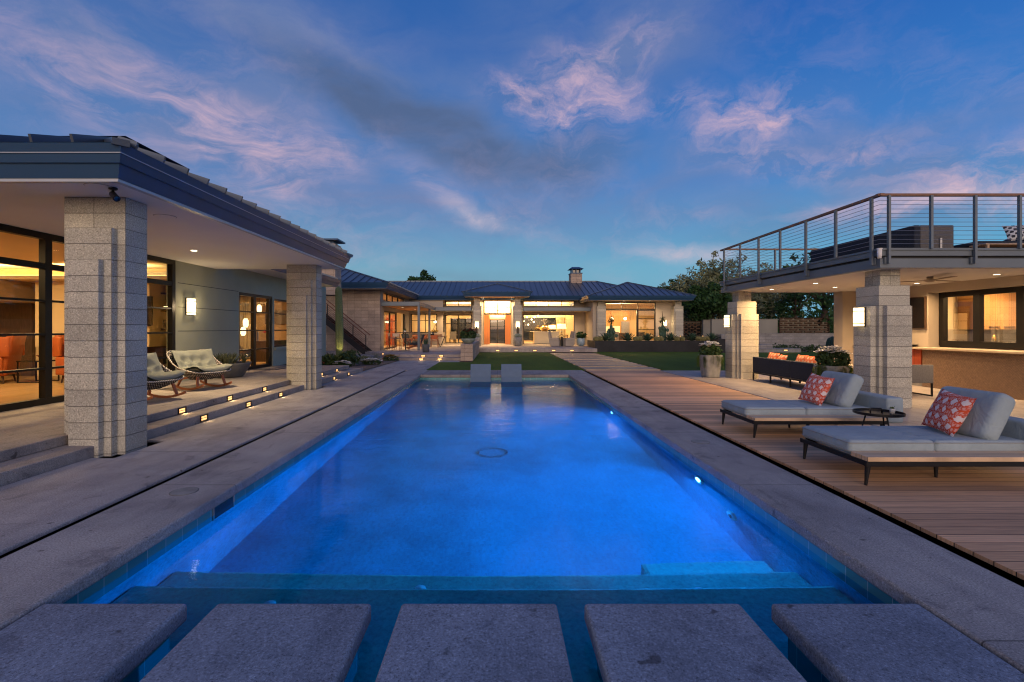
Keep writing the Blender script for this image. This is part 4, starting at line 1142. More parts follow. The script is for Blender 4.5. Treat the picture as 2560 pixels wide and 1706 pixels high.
rim('deck_cap', .12, .045, 3.04, 3.078, MT['grey_metal'])
box_part('deck_floor', MT['deck_far'], pv, VX+.12,VY0+.12,3.0,VX1,VY1-.12,3.07)
cl = box_part('ceiling', MT['soffit'], pv, VX+.121,VY0+.121,CZ,VX1,VY1-.121,CZ+.06)
PW = ((.20,.20),(.305,.305),(.23,.413))
for (x_,y_) in ((7.78,9.78),(7.74,15.32)):
    p_ = pillar(pv, x_, y_, PW, (CZ, 2.4, 2.0), zb=0)
    MB().box(-.413,-.23,0,.413,.23,2.0).build('face_block', MT['pillar_c'], p_, bevel=.006)
# railing
RZ = 4.09
rp = MB()
MB().bar((VX-.0,VY0-.06,RZ),(VX,VY1,RZ), .075, .045).build('handrail', MT['handrail'], pv, W=True)
MB().bar((VX-.06,VY0,RZ+.001),(VX1,VY0,RZ+.001), .075, .045).build('handrail', MT['handrail'], pv, W=True)
MB().bar((VX,VY1-.25,RZ),(VX1,VY1-.25,RZ), .075, .045).build('handrail', MT['handrail'], pv, W=True)
for i, y_ in enumerate((9.34,10.33,11.33,12.36,13.38,14.4,15.42)):
    lo = 2.78 if i % 2 == 0 else 3.06
    r_ = MB().box(VX-.075,y_-.028,lo,VX-.035,y_+.028,RZ-.02).build('rail_post', MT['grey_metal'], pv, W=True)
    if i % 2 == 0: MB().box(VX-.034,y_-.05,lo,VX-.003,y_+.05,lo+.13).build('bracket', MT['grey_metal'], r_, W=True)
for i, x_ in enumerate((7.40,8.20,9.03,9.87,10.7,11.5)):
    lo = 2.78 if i % 2 == 0 else 3.06
    r_ = MB().box(x_-.022,VY0-.085,lo,x_+.022,VY0-.035,RZ-.02).build('rail_post', MT['grey_metal'], pv, W=True)
    if i % 2 == 0: MB().box(x_-.06,VY0-.034,lo,x_+.022,VY0-.003,lo+.13).build('bracket', MT['grey_metal'], r_, W=True)
for x_ in (8.9,10.6,12.3,14.0): MB().box(x_-.02,VY1-.28,3.07,x_+.02,VY1-.22,RZ-.02).build('rail_post', MT['grey_metal'], pv, W=True)
for k_ in range(11):
    z_ = 3.155+.082*k_
    MB().tube([(VX1,VY0-.06,z_),(VX-.055,VY0-.06,z_)], .0042, 6).build('rail_cable', MT['cable'], pv, W=True)
    MB().tube([(VX-.055,VY0-.06,z_),(VX-.055,VY1-.25,z_)], .0042, 6).build('rail_cable', MT['cable'], pv, W=True)
    MB().tube([(VX-.055,VY1-.25,z_),(VX1,VY1-.25,z_)], .0042, 6).build('rail_cable', MT['cable'], pv, W=True)
# bar wall, recess and window
BX = 11.45
wall_x(pv, BX, BX+.30, 7.0, 15.6, .0, CZ, [(7.2,12.85,1.06,2.50)], MT['stucco_tan'])
wall_y(pv, 15.2, 15.6, 10.85, BX-.002, .0, CZ, [], MT['stucco_tan'])
w_ = window_x(pv, BX+.33, 7.2, 12.84, 1.10, 2.50, ybars=((11.84,.16),(10.85,.16),(9.9,.16)), fw=.13, dep=.12, glass='glass_lo')
ct_ = MB().box(BX-.33,7.0,1.005,BX+.26,14.0,1.055).build('bar_top', simple('travertine_top', (.42,.33,.23), .5, var=.1, vs=5), pv, W=True, bevel=.006)
MB().box(BX-.30,14.002,.97,BX-.002,15.19,1.02).build('bar_top', simple('limestone_top', (.40,.36,.28), .6, var=.08), pv, W=True, bevel=.004)
box_part('bar_front', MT['herring'], pv, BX-.10,7.0,.0,BX-.002,12.92,1.003)
c_ = box_part('cabinet', MT['red_wood'], pv, BX-.13,12.925,.14,BX-.002,14.0,1.003)
box_part('toe_kick', MT['pot_grey'], c_, BX-.09,12.925,.004,BX-.003,14.0,.138)
box_part('cabinet', MT['cabinet_y'], pv, BX-.26,14.005,.12,BX-.002,15.19,.968)
# kitchen behind the bar window
box_part('interior_wall', MT['cream'], pv, 14.6,7.0,.0,14.7,15.6,CZ)
box_part('interior_wall', MT['cream'], pv, BX+.4,13.5,.0,14.6,13.6,CZ)
box_part('interior_floor', MT['terrace'], pv, BX+.31,7.0,.005,14.6,13.5,.02)
k_ = box_part('cabinet', MT['cabinet'], pv, 12.85,13.05,1.53,14.59,13.495,2.70)
for x_ in (12.98,13.4,13.8,14.25): MB().box(x_-.14,13.02,1.585,x_+.14,13.045,1.605).build('handle', MT['black_metal'], k_, W=True)
box_part('back_counter', MT['black_metal'], pv, 12.3,12.9,.02,14.59,13.495,1.215)
box_part('backsplash', MT['beige_up'], pv, 12.3,13.47,1.216,14.59,13.497,1.529)
box_part('cabinet', MT['cabinet_y'], pv, 14.1,7.5,.9,14.59,12.8,2.70)
for (y_, e_) in ((12.2,130),(9.6,70)): lamp('AREA', (13.1-10,y_-12,2.66), e_, (1,.66,.30), pv, size=.4, aim=(0,0,-1))
# roof scupper at the deck corner
sp = thing('downpipe', 'short pale downspout hanging at the corner of the roof deck', 'downpipe', (VX-.02,VY0-.02,2.88))
MB().cyl((-.03,-.03,.0),(-.03,-.03,.17), .035, .04, 16).build('pipe', MT['soffit'], sp, smooth=True)
MB().cyl((-.03,-.03,.171),(-.03,-.03,.19), .048, .048, 16).build('collar', MT['soffit'], sp)
wall_lamp(7.78-.414, 9.78, 1.60, '-x', 'bright opal box lamp on the block pillar nearest the loungers', 'pillar lamps of the pavilion', hgt=.37, wid=.2, en=6)
wall_lamp(7.74-.414, 15.32, 1.60, '-x', 'bright opal box lamp on the pavilion pillar beside the tall flower planter', 'pillar lamps of the pavilion', hgt=.37, wid=.2, en=6)
gd = 'recessed lights in the pavilion ceiling'
for (x_,y_,lab) in ((8.17,14.4,'recessed light near the far pillar'),(8.19,12.45,'recessed light midway over the sofa back'),(10.8,12.45,'recessed light in front of the wall screen'),(10.74,10.4,'recessed light over the bar counter'),(9.5,13.6,'recessed light nearest the beige sofa part')):
    downlight(x_, y_, CZ, 'pavilion ceiling ' + lab, gd, 62, (1,.62,.30), 150)
cf = thing('ceiling_fan', 'slim dark ceiling fan close under the pavilion ceiling', 'fan', (9.75,10.9,CZ))
MB().lathe([(.06,0),(.06,-.05),(.1,-.06),(.1,-.10),(.05,-.12),(0,-.12)], 20).build('motor', MT['stucco_tan'], cf, smooth=True)
for q in range(3):
    a = .25+q*2*pi/3; b_ = MB().box(.1,-.06,-.086,.85,.06,-.08).xf(Matrix.Rotation(a,4,'Z')); b_.build('blade', MT['walnut'], cf)
tv = thing('wall_screen', 'dark flat screen on the tan wall beside the near pavilion pillar', 'television', (BX-.01,13.5,1.55))
MB().box(-.05,-.62,0,-.003,.62,.86).build('case', MT['walnut'], tv, bevel=.005)
MB().box(-.054,-.60,.02,-.0505,.60,.84).build('screen', MT['tv'], tv)
bo = thing('bowl', 'shallow black bowl on the bar counter beside the screen', 'bowl', (BX-.12,13.35,1.056))
MB().lathe([(.03,0),(.13,.015),(.22,.05),(.235,.055),(.225,.06),(.12,.03),(0,.022)], 26).build('dish', MT['black_metal'], bo, smooth=True)
MB().lathe([(0,.10),(.03,.095),(.045,.07),(.03,.04),(0,.035)], 12).build('fruit', MT['pot_grey'], bo, smooth=True)
for (y_, h_, lab) in ((13.35,.17,'short copper canister on the dark counter behind the bar window'), (14.0,.26,'tall brass bottle on the dark counter behind the bar window')):
    b_ = thing('bottle', lab, 'bottle', (y_,13.0,1.216))
    MB().lathe([(.045,0),(.05,h_*.5),(.03,h_*.75),(.02,h_),(0,h_)], 14).build('body', MT['gold'], b_, smooth=True)
    MB().lathe([(.024,h_),(.024,h_+.02),(0,h_+.02)], 12).build('stopper', MT['walnut'], b_)
# ------------------------------------------------------------------ soft goods and plant helpers
def pillow_mb(w, h, t, n=16):
    """scatter cushion standing in XZ, thickness along Y, pinched corners"""
    mb = MB()
    for sgn in (-1, 1):
        def fn(a, b, sgn=sgn):
            u = 2*a-1; v = 2*b-1
            x = w/2*u*(1-.075*(1-v*v)); z = h/2*v*(1-.075*(1-u*u))
            y = sgn*t/2*((1-abs(u)**2.4)*(1-abs(v)**2.4))**.55
            return (x, y, z) if sgn > 0 else (-x, y, z)
        mb.surf(fn, n, n)
    return mb
def blade(mb, base, az, tilt, L, w, droop=.3, n=5, fold=.25):
    """one tapering leaf: leaves the base at tilt (from vertical), bends down by droop"""
    p = Vector(base); a = tilt; b = len(mb.v)
    hd = Vector((cos(az), sin(az), 0)); sd = Vector((-sin(az), cos(az), 0))
    for i in range(n+1):
        f = i/n; ww = w*(1-f)**.7*(.75+.5*min(f*3,1)) if i < n else 0.0
        up = Vector((0,0,1))*cos(a+pi/2) + hd*sin(a+pi/2)
        c = p
        mb.v += [tuple(c - sd*ww/2 - up*ww*fold), tuple(c), tuple(c + sd*ww/2 - up*ww*fold)]
        p = p + (Vector((0,0,1))*cos(a) + hd*sin(a))*(L/n); a += droop/n
    for i in range(n):
        q = b+i*3
        mb.f += [(q,q+1,q+4,q+3),(q+1,q+2,q+5,q+4)]
    return mb
def rosette(mb, c, n, L, w, t0=.15, t1=1.35, droop=.35, rnd=RND):
    for i in range(n):
        f = i/n
        blade(mb, (c[0]+rnd.uniform(-.02,.02), c[1]+rnd.uniform(-.02,.02), c[2]), i*2.4+rnd.uniform(-.2,.2), t0+(t1-t0)*f+rnd.uniform(-.08,.08), L*(.65+.4*f)*rnd.uniform(.85,1.1), w, droop*rnd.uniform(.4,1.4))
    return mb
def leaves(mb, n, c, r, size, rnd=RND, shell=.5, flat=0.0, seedc=None, aspect=2.0):
    """n small leaf faces spread through an ellipsoid, bunched towards its surface"""
    for _ in range(n):
        while True:
            p = Vector((rnd.uniform(-1,1), rnd.uniform(-1,1), rnd.uniform(-1,1)))
            l = p.length
            if .05 < l < 1: break
        p = p/l*(l**shell)
        q = Vector((c[0]+p.x*r[0], c[1]+p.y*r[1], c[2]+p.z*r[2]))
        a = Vector((rnd.gauss(0,1), rnd.gauss(0,1), rnd.gauss(0,1)*(1-flat))).normalized()
        b = a.cross(Vector((rnd.gauss(0,1), rnd.gauss(0,1), rnd.gauss(0,1)))).normalized()
        s = size*rnd.uniform(.6,1.4); a = a*s; b = b*s/aspect
        mb.add([q-a, q-b*1.0, q+a, q+b*1.0], [(0,1,2,3)])
    return mb
def flowers(mb, n, c, r, size, rnd=RND, top=True):
    for _ in range(n):
        a = rnd.uniform(0, 2*pi); rr = sqrt(rnd.random()); ht = sqrt(max(0, 1-rr*rr*.8))
        q = Vector((c[0]+r[0]*rr*cos(a), c[1]+r[1]*rr*sin(a), c[2]+r[2]*ht*rnd.uniform(.8,1.1)))
        for k in range(5):
            t = k*2*pi/5+rnd.random(); s = size*rnd.uniform(.8,1.2)
            d = Vector((cos(t), sin(t), .35)); e = Vector((-sin(t), cos(t), 0))*.45
            mb.add([q, q+(d*.6-e)*s, q+d*s, q+(d*.6+e)*s], [(0,1,2,3)])
    return mb

# ------------------------------------------------------------------ loungers on the deck
def lounger(label, y0):
    t = thing('lounger', label, 'lounger', (3.62, y0, 0), 0, 'grey cushioned loungers on the deck')
    L, D = 2.14, 1.05
    fr = MB()
    for y_ in (.02, D-.02): fr.box(0,y_-.02,.195,1.9,y_+.02,.245)
    for x_ in (.02, 1.88, .95): fr.box(x_-.02,.041,.197,x_+.02,D-.041,.243)
    fr.build('frame', MT['black_metal'], t, bevel=.004)
    for (x_,y_) in ((.045,.045),(.045,D-.045),(1.84,.045),(1.84,D-.045),(.95,.3),(.95,.75)):
        dx = -.02 if x_ < .1 else (.02 if x_ > 1.5 else 0)
        MB().cyl((x_+dx,y_,0),(x_,y_,.195), .013, .026, 12).build('leg', MT['black_metal'], t)
    MB().box(.005,-.01,.247,1.86,.222,.292).build('side_board', MT['teak'], t, bevel=.004)
    MB().box(.005,.235,.25,.90,D-.01,.40).build('mattress', MT['cushion'], t, smooth=True, bevel=.05, seg=5)
    MB().box(.895,.235,.25,1.86,D-.01,.396).build('mattress', MT['cushion'], t, smooth=True, bevel=.045, seg=5)
    for (a_, b_) in ((.02,.885),(.91,1.845)):
        for z_ in (.292, .372):
            r_ = .035; m = MB(); x0_, x1_, y0_, y1_ = a_-.013, b_+.013, .2365, D-.012
            pts = []
            for (cx_, cy_, s0) in ((x1_-r_,y1_-r_,0),(x0_+r_,y1_-r_,pi/2),(x0_+r_,y0_+r_,pi),(x1_-r_,y0_+r_,1.5*pi)):
                pts += [(cx_+r_*cos(s0+q*pi/8), cy_+r_*sin(s0+q*pi/8), z_) for q in range(5)]
            m.tube(pts+[pts[0]], .0055, 6, False); m.build('piping', MT['cushion_dark'], t, smooth=True)
    MB().box(1.875,.0,.21,2.12,D,.575).build('bolster', MT['cushion'], t, smooth=True, bevel=.035, seg=5)
    bc = MB().box(-.10,-.37,-.27,.10,.37,.27)
    bc.xf(Matrix.Translation((1.60,.63,.615)) @ Matrix.Rotation(radians(26),4,'Y'))
    bc.build('back_cushion', MT['cushion'], t, smooth=True, bevel=.075, seg=6)
    return t
lounger('grey cushioned lounger with red pillow and teak side board, closest to the camera', 4.74)
lounger('grey cushioned lounger with red pillow behind the round tray table, further back', 6.82)
for (x_,y_,z_,rz,lab) in ((4.99,5.36,.625,-98,'red and white patterned pillow on the lounger closest to the camera'), (4.90,7.44,.62,-84,'red and white patterned pillow on the lounger beside the block pillar')):
    t = thing('scatter_pillow', lab, 'pillow', (x_,y_,z_), radians(rz), 'red patterned pillows on the loungers')
    m = pillow_mb(.50,.47,.17); m.xf(Matrix.Rotation(radians(-25),4,'X') @ Matrix.Rotation(radians(5),4,'Y'))
    m.build('cover', MT['ikat'], t, smooth=True)
t = thing('tray_table', 'round black tray table with a looped handle between the two loungers', 'side table', (4.98,6.32,0))
MB().lathe([(0,.432),(.262,.432),(.275,.438),(.275,.468),(.266,.468),(.264,.442),(0,.441)], 40).build('tray', MT['black_metal'], t)
MB().tube([(-.105,.0,.442),(-.105,0,.495),(-.09,0,.508),(.03,.0,.508),(.045,0,.495),(.045,0,.442)], .009, 8).build('handle', MT['black_metal'], t, smooth=True)
for q in range(3):
    a = .55+q*2*pi/3
    MB().cyl((.13*cos(a),.13*sin(a),.432),(.235*cos(a),.235*sin(a),0), .010, .008, 10).build('leg', MT['black_metal'], t)
t = thing('plant_cup', 'tiny white cup with a succulent on the black tray table', 'plant pot', (5.12,6.27,.442))
MB().lathe([(.026,0),(.034,.068),(.034,.072),(.030,.072),(.028,.06),(0,.06)], 22).build('cup', MT['white_pot'], t, smooth=True)
rosette(MB(), (0,0,.06), 16, .055, .018, .1, 1.2, .2).build('succulent', MT['leaf_trail'], t)

# ------------------------------------------------------------------ woven rocking chairs
def rocking_chair(label, loc, rz):
    t = thing('rocking_chair', label, 'rocking chair', loc, rz, 'woven rocking chairs on the patio'); t.scale = (.86,.86,.86)
    ctrl = [(.50,-.40,.44),(.55,0,.425),(.50,.40,.44),(.30,.55,.49),(.0,.585,.56),(-.28,.585,.70),(-.48,.56,.90),(-.53,.42,.955),(-.55,0,.915),(-.53,-.42,.955),(-.48,-.56,.90),(-.28,-.585,.70),(.0,-.585,.56),(.30,-.55,.49)]
    n = len(ctrl); N = 84
    def cat(f):
        f = (f % 1)*n; i = int(f); u = f-i
        P = [Vector(ctrl[(i+k-1) % n]) for k in range(4)]
        return .5*((2*P[1])+(P[2]-P[0])*u+(2*P[0]-5*P[1]+4*P[2]-P[3])*u*u+(3*P[1]-P[0]-3*P[2]+P[3])*u**3)
    def base(f):
        p = cat(f); a = math.atan2(p.y, p.x)
        return Vector((.02+.20*cos(a), .27*sin(a), .235))
    def shell(u, v):
        p, q = cat(u), base(u)
        bulge = sin(pi*v)*.035
        r = p.lerp(q, v); d = Vector((r.x, r.y, 0)).normalized()
        return r + d*bulge
    sh = MB(); sh.surf(shell, N, 10, True)
    sh.add([base(i/N) for i in range(N)], [tuple(range(N))])
    sh.build('woven_shell', MT['weave'], t, smooth=True)
    MB().tube([cat(i/N) for i in range(N+1)], .017, 8, False).build('rope_rim', MT['rope'], t, smooth=True)
    pr = [(.53,.435),(.40,.455),(.20,.43),(.0,.42),(-.18,.47),(-.32,.60),(-.42,.76),(-.50,.95)]
    def prof(v):
        f = v*(len(pr)-1); i = min(int(f), len(pr)-2); u = f-i
        i0, i3 = max(i-1,0), min(i+2,len(pr)-1)
        P = [Vector((*pr[k],)) for k in (i0,i,i+1,i3)]
        return .5*((2*P[1])+(P[2]-P[0])*u+(2*P[0]-5*P[1]+4*P[2]-P[3])*u*u+(3*P[1]-P[0]-3*P[2]+P[3])*u**3)
    tufts = [(a, b) for b, row in ((.42,(-.5,0,.5)),(.60,(-.75,-.25,.25,.75)),(.77,(-.5,0,.5)),(.2,(-.5,.0,.5))) for a in row]
    def cush(a, b, off):
        u = 2*a-1; p = prof(b)
        e = .02; d = (prof(min(b+e,1))-prof(max(b-e,0))); d.normalize(); nr = Vector((d.y, -d.x)); nr = -nr if nr.x < 0 and b > .5 else nr
        nr = Vector((-d.y, d.x)); nr = -nr if nr.y < -.3 or (b > .5 and nr.x < 0) else nr
        edge = (1-abs(u)**6)*(1-abs(2*b-1)**8)
        puff = min(1, min(((u-x)*1.1)**2*7 + ((b-y)*2.6)**2*7 for x, y in tufts)**.5*1.15)
        hgt = off + (.105*edge*(.10+.90*puff) if off > 0 else 0)
        x = p.x + nr.x*hgt; z = p.y + nr.y*hgt
        wv = .47 + .05*b
        z += .11*abs(u)**3*(1-b)*1.0 + .03*abs(u)**3; x += .13*abs(u)**3*(b > .4)*min(1,(b-.4)*3)
        return (x, u*wv, z)
    cu = MB(); cu.surf(lambda a, b: cush(a, b, .02), 36, 40)
    k0 = len(cu.v); cu.surf(lambda a, b: cush(1-a, b, -.03), 36, 40)
    cu.build('cushion', MT['teal_cush'], t, smooth=True)
    for s in (-1, 1):
        y_ = s*.30
        arc = [(.62-1.20*i/12, y_*1.25, .02+.19*((i/12-.52)*1.55)**2) for i in range(13)]
        m = MB()
        for a, b in zip(arc[:-1], arc[1:]): m.bar(a, b, .034, .05)
        m.build('rocker', MT['teak_red'], t)
        MB().bar((.40,y_*1.25,.055),(.30,y_*1.05,.40), .04, .05, up=(0,1,0)).build('leg', MT['teak_red'], t)
        MB().bar((-.38,y_*1.25,.055),(-.28,y_*1.05,.30), .04, .05, up=(0,1,0)).build('leg', MT['teak_red'], t)
        MB().bar((-.32,y_*1.10,.25),(.33,y_*1.08,.36), .034, .045).build('side_rail', MT['teak_red'], t)
    for x_, z_ in ((.33,.34),(-.30,.27)):
        MB().bar((x_,-.31,z_),(x_,.31,z_), .035, .045).build('crossbar', MT['teak_red'], t)
    return t
rocking_chair('sage tufted rocking chair half hidden behind the front block pillar', (-6.42,8.85,.241), radians(-14))
rocking_chair('sage tufted rocking chair standing free below the wall lamp', (-6.50,10.62,.241), radians(-24))
t = thing('agave_bowl', 'wide dark concrete bowl of spiky leaves behind the rocking chair', 'planter', (-7.22,13.1,.241))
MB().lathe([(.30,0),(.36,.04),(.56,.36),(.56,.39),(.50,.39),(.46,.33),(0,.32)], 32, sx=.85, sy=1.05).build('bowl', MT['pot_dark'], t, smooth=True)
MB().lathe([(.47,.335),(0,.345)], 24, sx=.85, sy=1.05).build('soil', MT['earth'], t)
lf = MB()
for i in range(10): rosette(lf, (RND.uniform(-.28,.28), RND.uniform(-.42,.42), .33), 13, .42, .05, .0, .75, .25)
lf.build('foliage', MT['leaf_sans'], t)
t = thing('doormat', 'flat grey woven doormat in front of the glass double door', 'doormat', (-7.35,16.0,.243))
MB().box(-.35,-.75,0,.35,.75,.014).build('mat', MT['charcoal2'], t, bevel=.004)
MB().box(-.31,-.71,.0141,.31,.71,.017).build('pile', simple('mat_pile', (.16,.155,.15), .95, var=.4, vs=14), t)

# ------------------------------------------------------------------ pool ledge loungers
for i, (u, lab) in enumerate(((1201,'blue-grey resin ledge lounger in the pool, the left one of the pair'),(1279,'blue-grey resin ledge lounger in the pool, the right one of the pair'))):
    t = thing('ledge_lounger', lab, 'pool lounger', ((u-1243.6)*15.6/1209,15.5,-.417), 0, 'ledge loungers in the pool')
    pr = [(.42,.80),(.33,.62),(.22,.40),(.12,.24),(-.02,.13),(-.25,.10),(-.55,.17),(-.80,.20),(-1.05,.08)]
    def lsurf(a, b, off):
        f = b*(len(pr)-1); k = min(int(f), len(pr)-2); q = f-k
        y = pr[k][0]*(1-q)+pr[k+1][0]*q; z = pr[k][1]*(1-q)+pr[k+1][1]*q
        return ((a-.5)*.66, y+off*.8, z-off*.5)
    m = MB(); m.surf(lambda a, b: lsurf(a, b, 0), 4, 32); m.surf(lambda a, b: lsurf(1-a, b, .07), 4, 32)
    for s_ in (0, 1): m.surf(lambda a, b, s_=s_: lsurf(s_, b, .07*(a if s_ else 1-a)), 1, 32)
    m.surf(lambda a, b: lsurf(a, 0, .07*(1-b)), 4, 1)
    m.build('shell', MT['ledge'], t, smooth=False)
    MB().box(-.30,-.95,.0,.30,-.70,.10).build('foot', MT['ledge'], t); MB().box(-.30,-.1,.0,.30,.18,.10).build('foot', MT['ledge'], t)

# ------------------------------------------------------------------ tall planters with white flowers
def tall_planter(label, loc, rz):
    t = thing('flower_planter', label, 'planter', loc, rz, 'tall planters with white flowers')
    MB().lathe([(.20,0),(.225,.02),(.30,.66),(.30,.71),(.26,.71),(.25,.64),(0,.64)], 32, pw=5.0).build('pot', MT['pot_grey'], t, smooth=False, bevel=.006)
    f = MB(); leaves(f, 620, (0,0,.84), (.33,.33,.22), .055); f.build('foliage', MT['leaf_shrub'], t)
    f = MB(); flowers(f, 64, (0,0,.86), (.31,.31,.26), .075); f.build('blossom', MT['petal_w'], t)
    tr_ = MB()
    for i in range(60):
        a = RND.uniform(0,2*pi); L = RND.uniform(.2,.48)
        p = Vector((.29*cos(a)*RND.uniform(.85,1.1), .29*sin(a)*RND.uniform(.85,1.1), .72)); x = p.copy()
        for k in range(int(L/.028)):
            x = x + Vector((cos(a)*.02*(k < 4)+RND.uniform(-.008,.008), sin(a)*.02*(k < 4)+RND.uniform(-.008,.008), -.026*(k > 0)))
            for s in (-1,1):
                d = Vector((-sin(a)*s+RND.uniform(-.3,.3), cos(a)*s, -.6)).normalized()*.055; e = Vector((cos(a),sin(a),.2))*.014
                tr_.add([x, x+d*.5+e, x+d, x+d*.5-e], [(0,1,2,3)])
    tr_.build('trailing_vine', MT['leaf_trail'], t)
    return t
tall_planter('tall grey planter of white flowers standing left of the far pavilion pillar', (6.80,15.45,.004), .1)
tall_planter('grey planter of white flowers with trailing vines behind the lounger by the sofa', (7.66,11.05,.004), .4)

# ------------------------------------------------------------------ pavilion seating
def sofa(name, label, loc, rz, n, mod, m, back=.69, depth=.88, group=None, arm=True):
    t = thing(name, label, 'sofa', loc, rz, group)       # back along local Y=0..n*mod, faces +X
    W_ = n*mod
    for i in range(n):
        MB().box(.0,i*mod+.006,.24,.16,(i+1)*mod-.006,back).build('back_panel', m, t, smooth=True, bevel=.02, seg=3)
        MB().box(.165,i*mod+.006,.24,depth,(i+1)*mod-.006,.42).build('seat', m, t, smooth=True, bevel=.04, seg=3)
    fr = MB(); fr.box(.0,.0,.20,depth,.03,.237); fr.box(.0,W_-.03,.20,depth,W_,.237); fr.box(0,.031,.20,.03,W_-.031,.237); fr.box(depth-.03,.031,.20,depth,W_-.031,.237)
    fr.build('frame', MT['black_metal'], t)
    for i in range(n+1):
        for x_ in (.02, depth-.02):
            y_ = min(max(i*mod,.02),W_-.02)
            MB().box(x_-.018,y_-.018,.0,x_+.018,y_+.018,.199).build('leg', MT['black_metal'], t)
    if arm: MB().box(.17,-.14,.24,depth,-.004,.60).build('arm', m, t, smooth=True, bevel=.02, seg=3)
    return t
sofa('sofa', 'long charcoal outdoor sofa with its back to the pool under the pavilion', (7.72,11.85,.005), 0, 3, .93, MT['charcoal'], .69)
sofa('sofa', 'beige outdoor sofa part at the right side behind the flower planter', (9.0,11.9,.005), 0, 1, .8, MT['beige_up'], .62)
for (x_,y_,z_,rz,ti,lab) in ((7.99,14.05,.66,-85,22,'orange patterned pillow at the far end of the charcoal sofa'), (7.99,13.65,.63,-100,30,'smaller orange patterned pillow leaning beside the far end one'), (8.0,12.75,.66,-92,18,'orange patterned pillow in the middle of the charcoal sofa'), (8.0,12.3,.66,-70,24,'orange patterned pillow at the near end of the charcoal sofa'), (9.26,12.3,.60,-95,20,'orange patterned pillow on the beige sofa part')):
    t = thing('scatter_pillow', lab, 'pillow', (x_,y_,z_), radians(rz), 'orange pillows on the pavilion sofas')
    m = pillow_mb(.46,.42,.16); m.xf(Matrix.Rotation(radians(-ti),4,'X')); m.build('cover', MT['ikat_orange'], t, smooth=True)
t = thing('armchair', 'grey outdoor armchair seen behind the near block pillar', 'armchair', (9.15,11.0,.005))
MB().box(0,0,.30,.78,.10,.72).build('back_panel', MT['charcoal2'], t, smooth=True, bevel=.02, seg=3)
MB().box(.0,.105,.30,.78,.78,.45).build('seat', MT['charcoal2'], t, smooth=True, bevel=.03, seg=3)
for x_ in (0,.70): MB().box(x_,.106,.455,x_+.08,.78,.62).build('arm', MT['charcoal2'], t, smooth=True, bevel=.02, seg=3)
for x_ in (.02,.74):
    m = MB(); m.box(x_,.01,.0,x_+.03,.04,.299); m.box(x_,.72,.0,x_+.03,.75,.299); m.box(x_,.041,.0,x_+.03,.719,.03)
    m.build('leg_frame', MT['black_metal'], t)

# ------------------------------------------------------------------ roof deck furniture
RD = 3.071
t = thing('roof_sofa', 'big grey sofa on the roof deck with its end panel to the front railing', 'sofa', (8.54,9.9,RD))
MB().box(0,.0,.0,.12,3.3,.60).build('back_panel', MT['charcoal'], t, smooth=True, bevel=.02)
MB().box(.125,.0,.0,.81,.16,.60).build('arm', MT['charcoal2'], t, smooth=True, bevel=.02)
MB().box(.125,.165,.05,.81,3.3,.36).build('seat', MT['charcoal'], t, smooth=True, bevel=.03)
MB().box(.5,-.03,.0,.54,-.002,.33).build('side_leg', MT['steel'], t)
t = thing('roof_lounge', 'low dark lounge on the roof deck with a raised back at its right', 'lounger', (9.95,10.0,RD))
MB().box(0,0,.10,1.6,.85,.20).build('base', MT['black_metal'], t)
MB().box(.02,.02,.201,1.0,.83,.30).build('seat', MT['charcoal'], t, smooth=True, bevel=.03)
m = MB().box(-.45,-.4,-.05,.45,.4,.05); m.xf(Matrix.Translation((1.42,.43,.42)) @ Matrix.Rotation(radians(-24),4,'Y')); m.build('backrest', MT['charcoal'], t, smooth=True, bevel=.03)
for (x_,y_) in ((.06,.06),(1.52,.06),(.06,.79),(1.52,.79)): MB().box(x_-.02,y_-.02,0,x_+.02,y_+.02,.099).build('leg', MT['black_metal'], t)
t = thing('scatter_pillow', 'black and white patterned pillow on the roof deck lounge', 'pillow', (11.0,10.18,RD+.50), radians(-20))
m = pillow_mb(.5,.42,.15); m.xf(Matrix.Rotation(radians(-30),4,'X')); m.build('cover', MT['bw'], t, smooth=True)
t = thing('roof_table', 'low flat slatted table on the roof deck beside the dark lounge', 'table', (9.75,9.6,RD))
m = MB()
for q in range(5): m.box(0,.05+q*.07,.16,1.5,.11+q*.07,.185)
m.build('top', MT['teak'], t)
for (x_,y_) in ((.05,.07),(1.4,.07),(.05,.36),(1.4,.36)): MB().box(x_-.02,y_-.02,0,x_+.02,y_+.02,.159).build('leg', MT['teak'], t)

# ------------------------------------------------------------------ garden around the left bed
t = thing('saguaro', 'tall ribbed saguaro cactus lit from below beside the staircase', 'cactus', (-6.75,20.6,.05))
cb = MB(); nr = 17
def sag(u, v):
    a = 2*pi*u; z = 3.32*v
    r = .130*(1+.12*sin(pi*min(v*1.2,1)))*(1-.28*max(0,.25-v)/.25)
    if v > .93: r *= sqrt(max(0,1-((v-.93)/.07)**2))
    return (r*(1+.13*cos(nr*a))*cos(a)+.02*sin(z*1.3), r*(1+.13*cos(nr*a))*sin(a), z)
cb.surf(sag, nr*6, 40, True); cb.build('trunk', leaf_mat('cactus_skin', (.065,.10,.055), (.115,.16,.09), .7), t, smooth=True)
sp_ = MB()
for i in range(nr):
    for k in range(34):
        a = 2*pi*(i)/nr; v = .03+.92*k/34
        p = Vector(sag(i/nr, v)); d = Vector((cos(a), sin(a), 0))
        for q in range(2):
            e = (d+Vector((RND.uniform(-.7,.7),RND.uniform(-.7,.7),RND.uniform(-.7,.7)))).normalized()*.03
            s_ = Vector((-sin(a),cos(a),0))*.0035
            sp_.add([p-s_, p+s_, p+e], [(0,1,2)])
sp_.build('spines', simple('pale_spines', (.45,.38,.22), .7), t)
t = thing('spot_fixture', 'small garden spotlight glowing at the foot of the saguaro', 'garden light', (-6.45,20.15,.05))
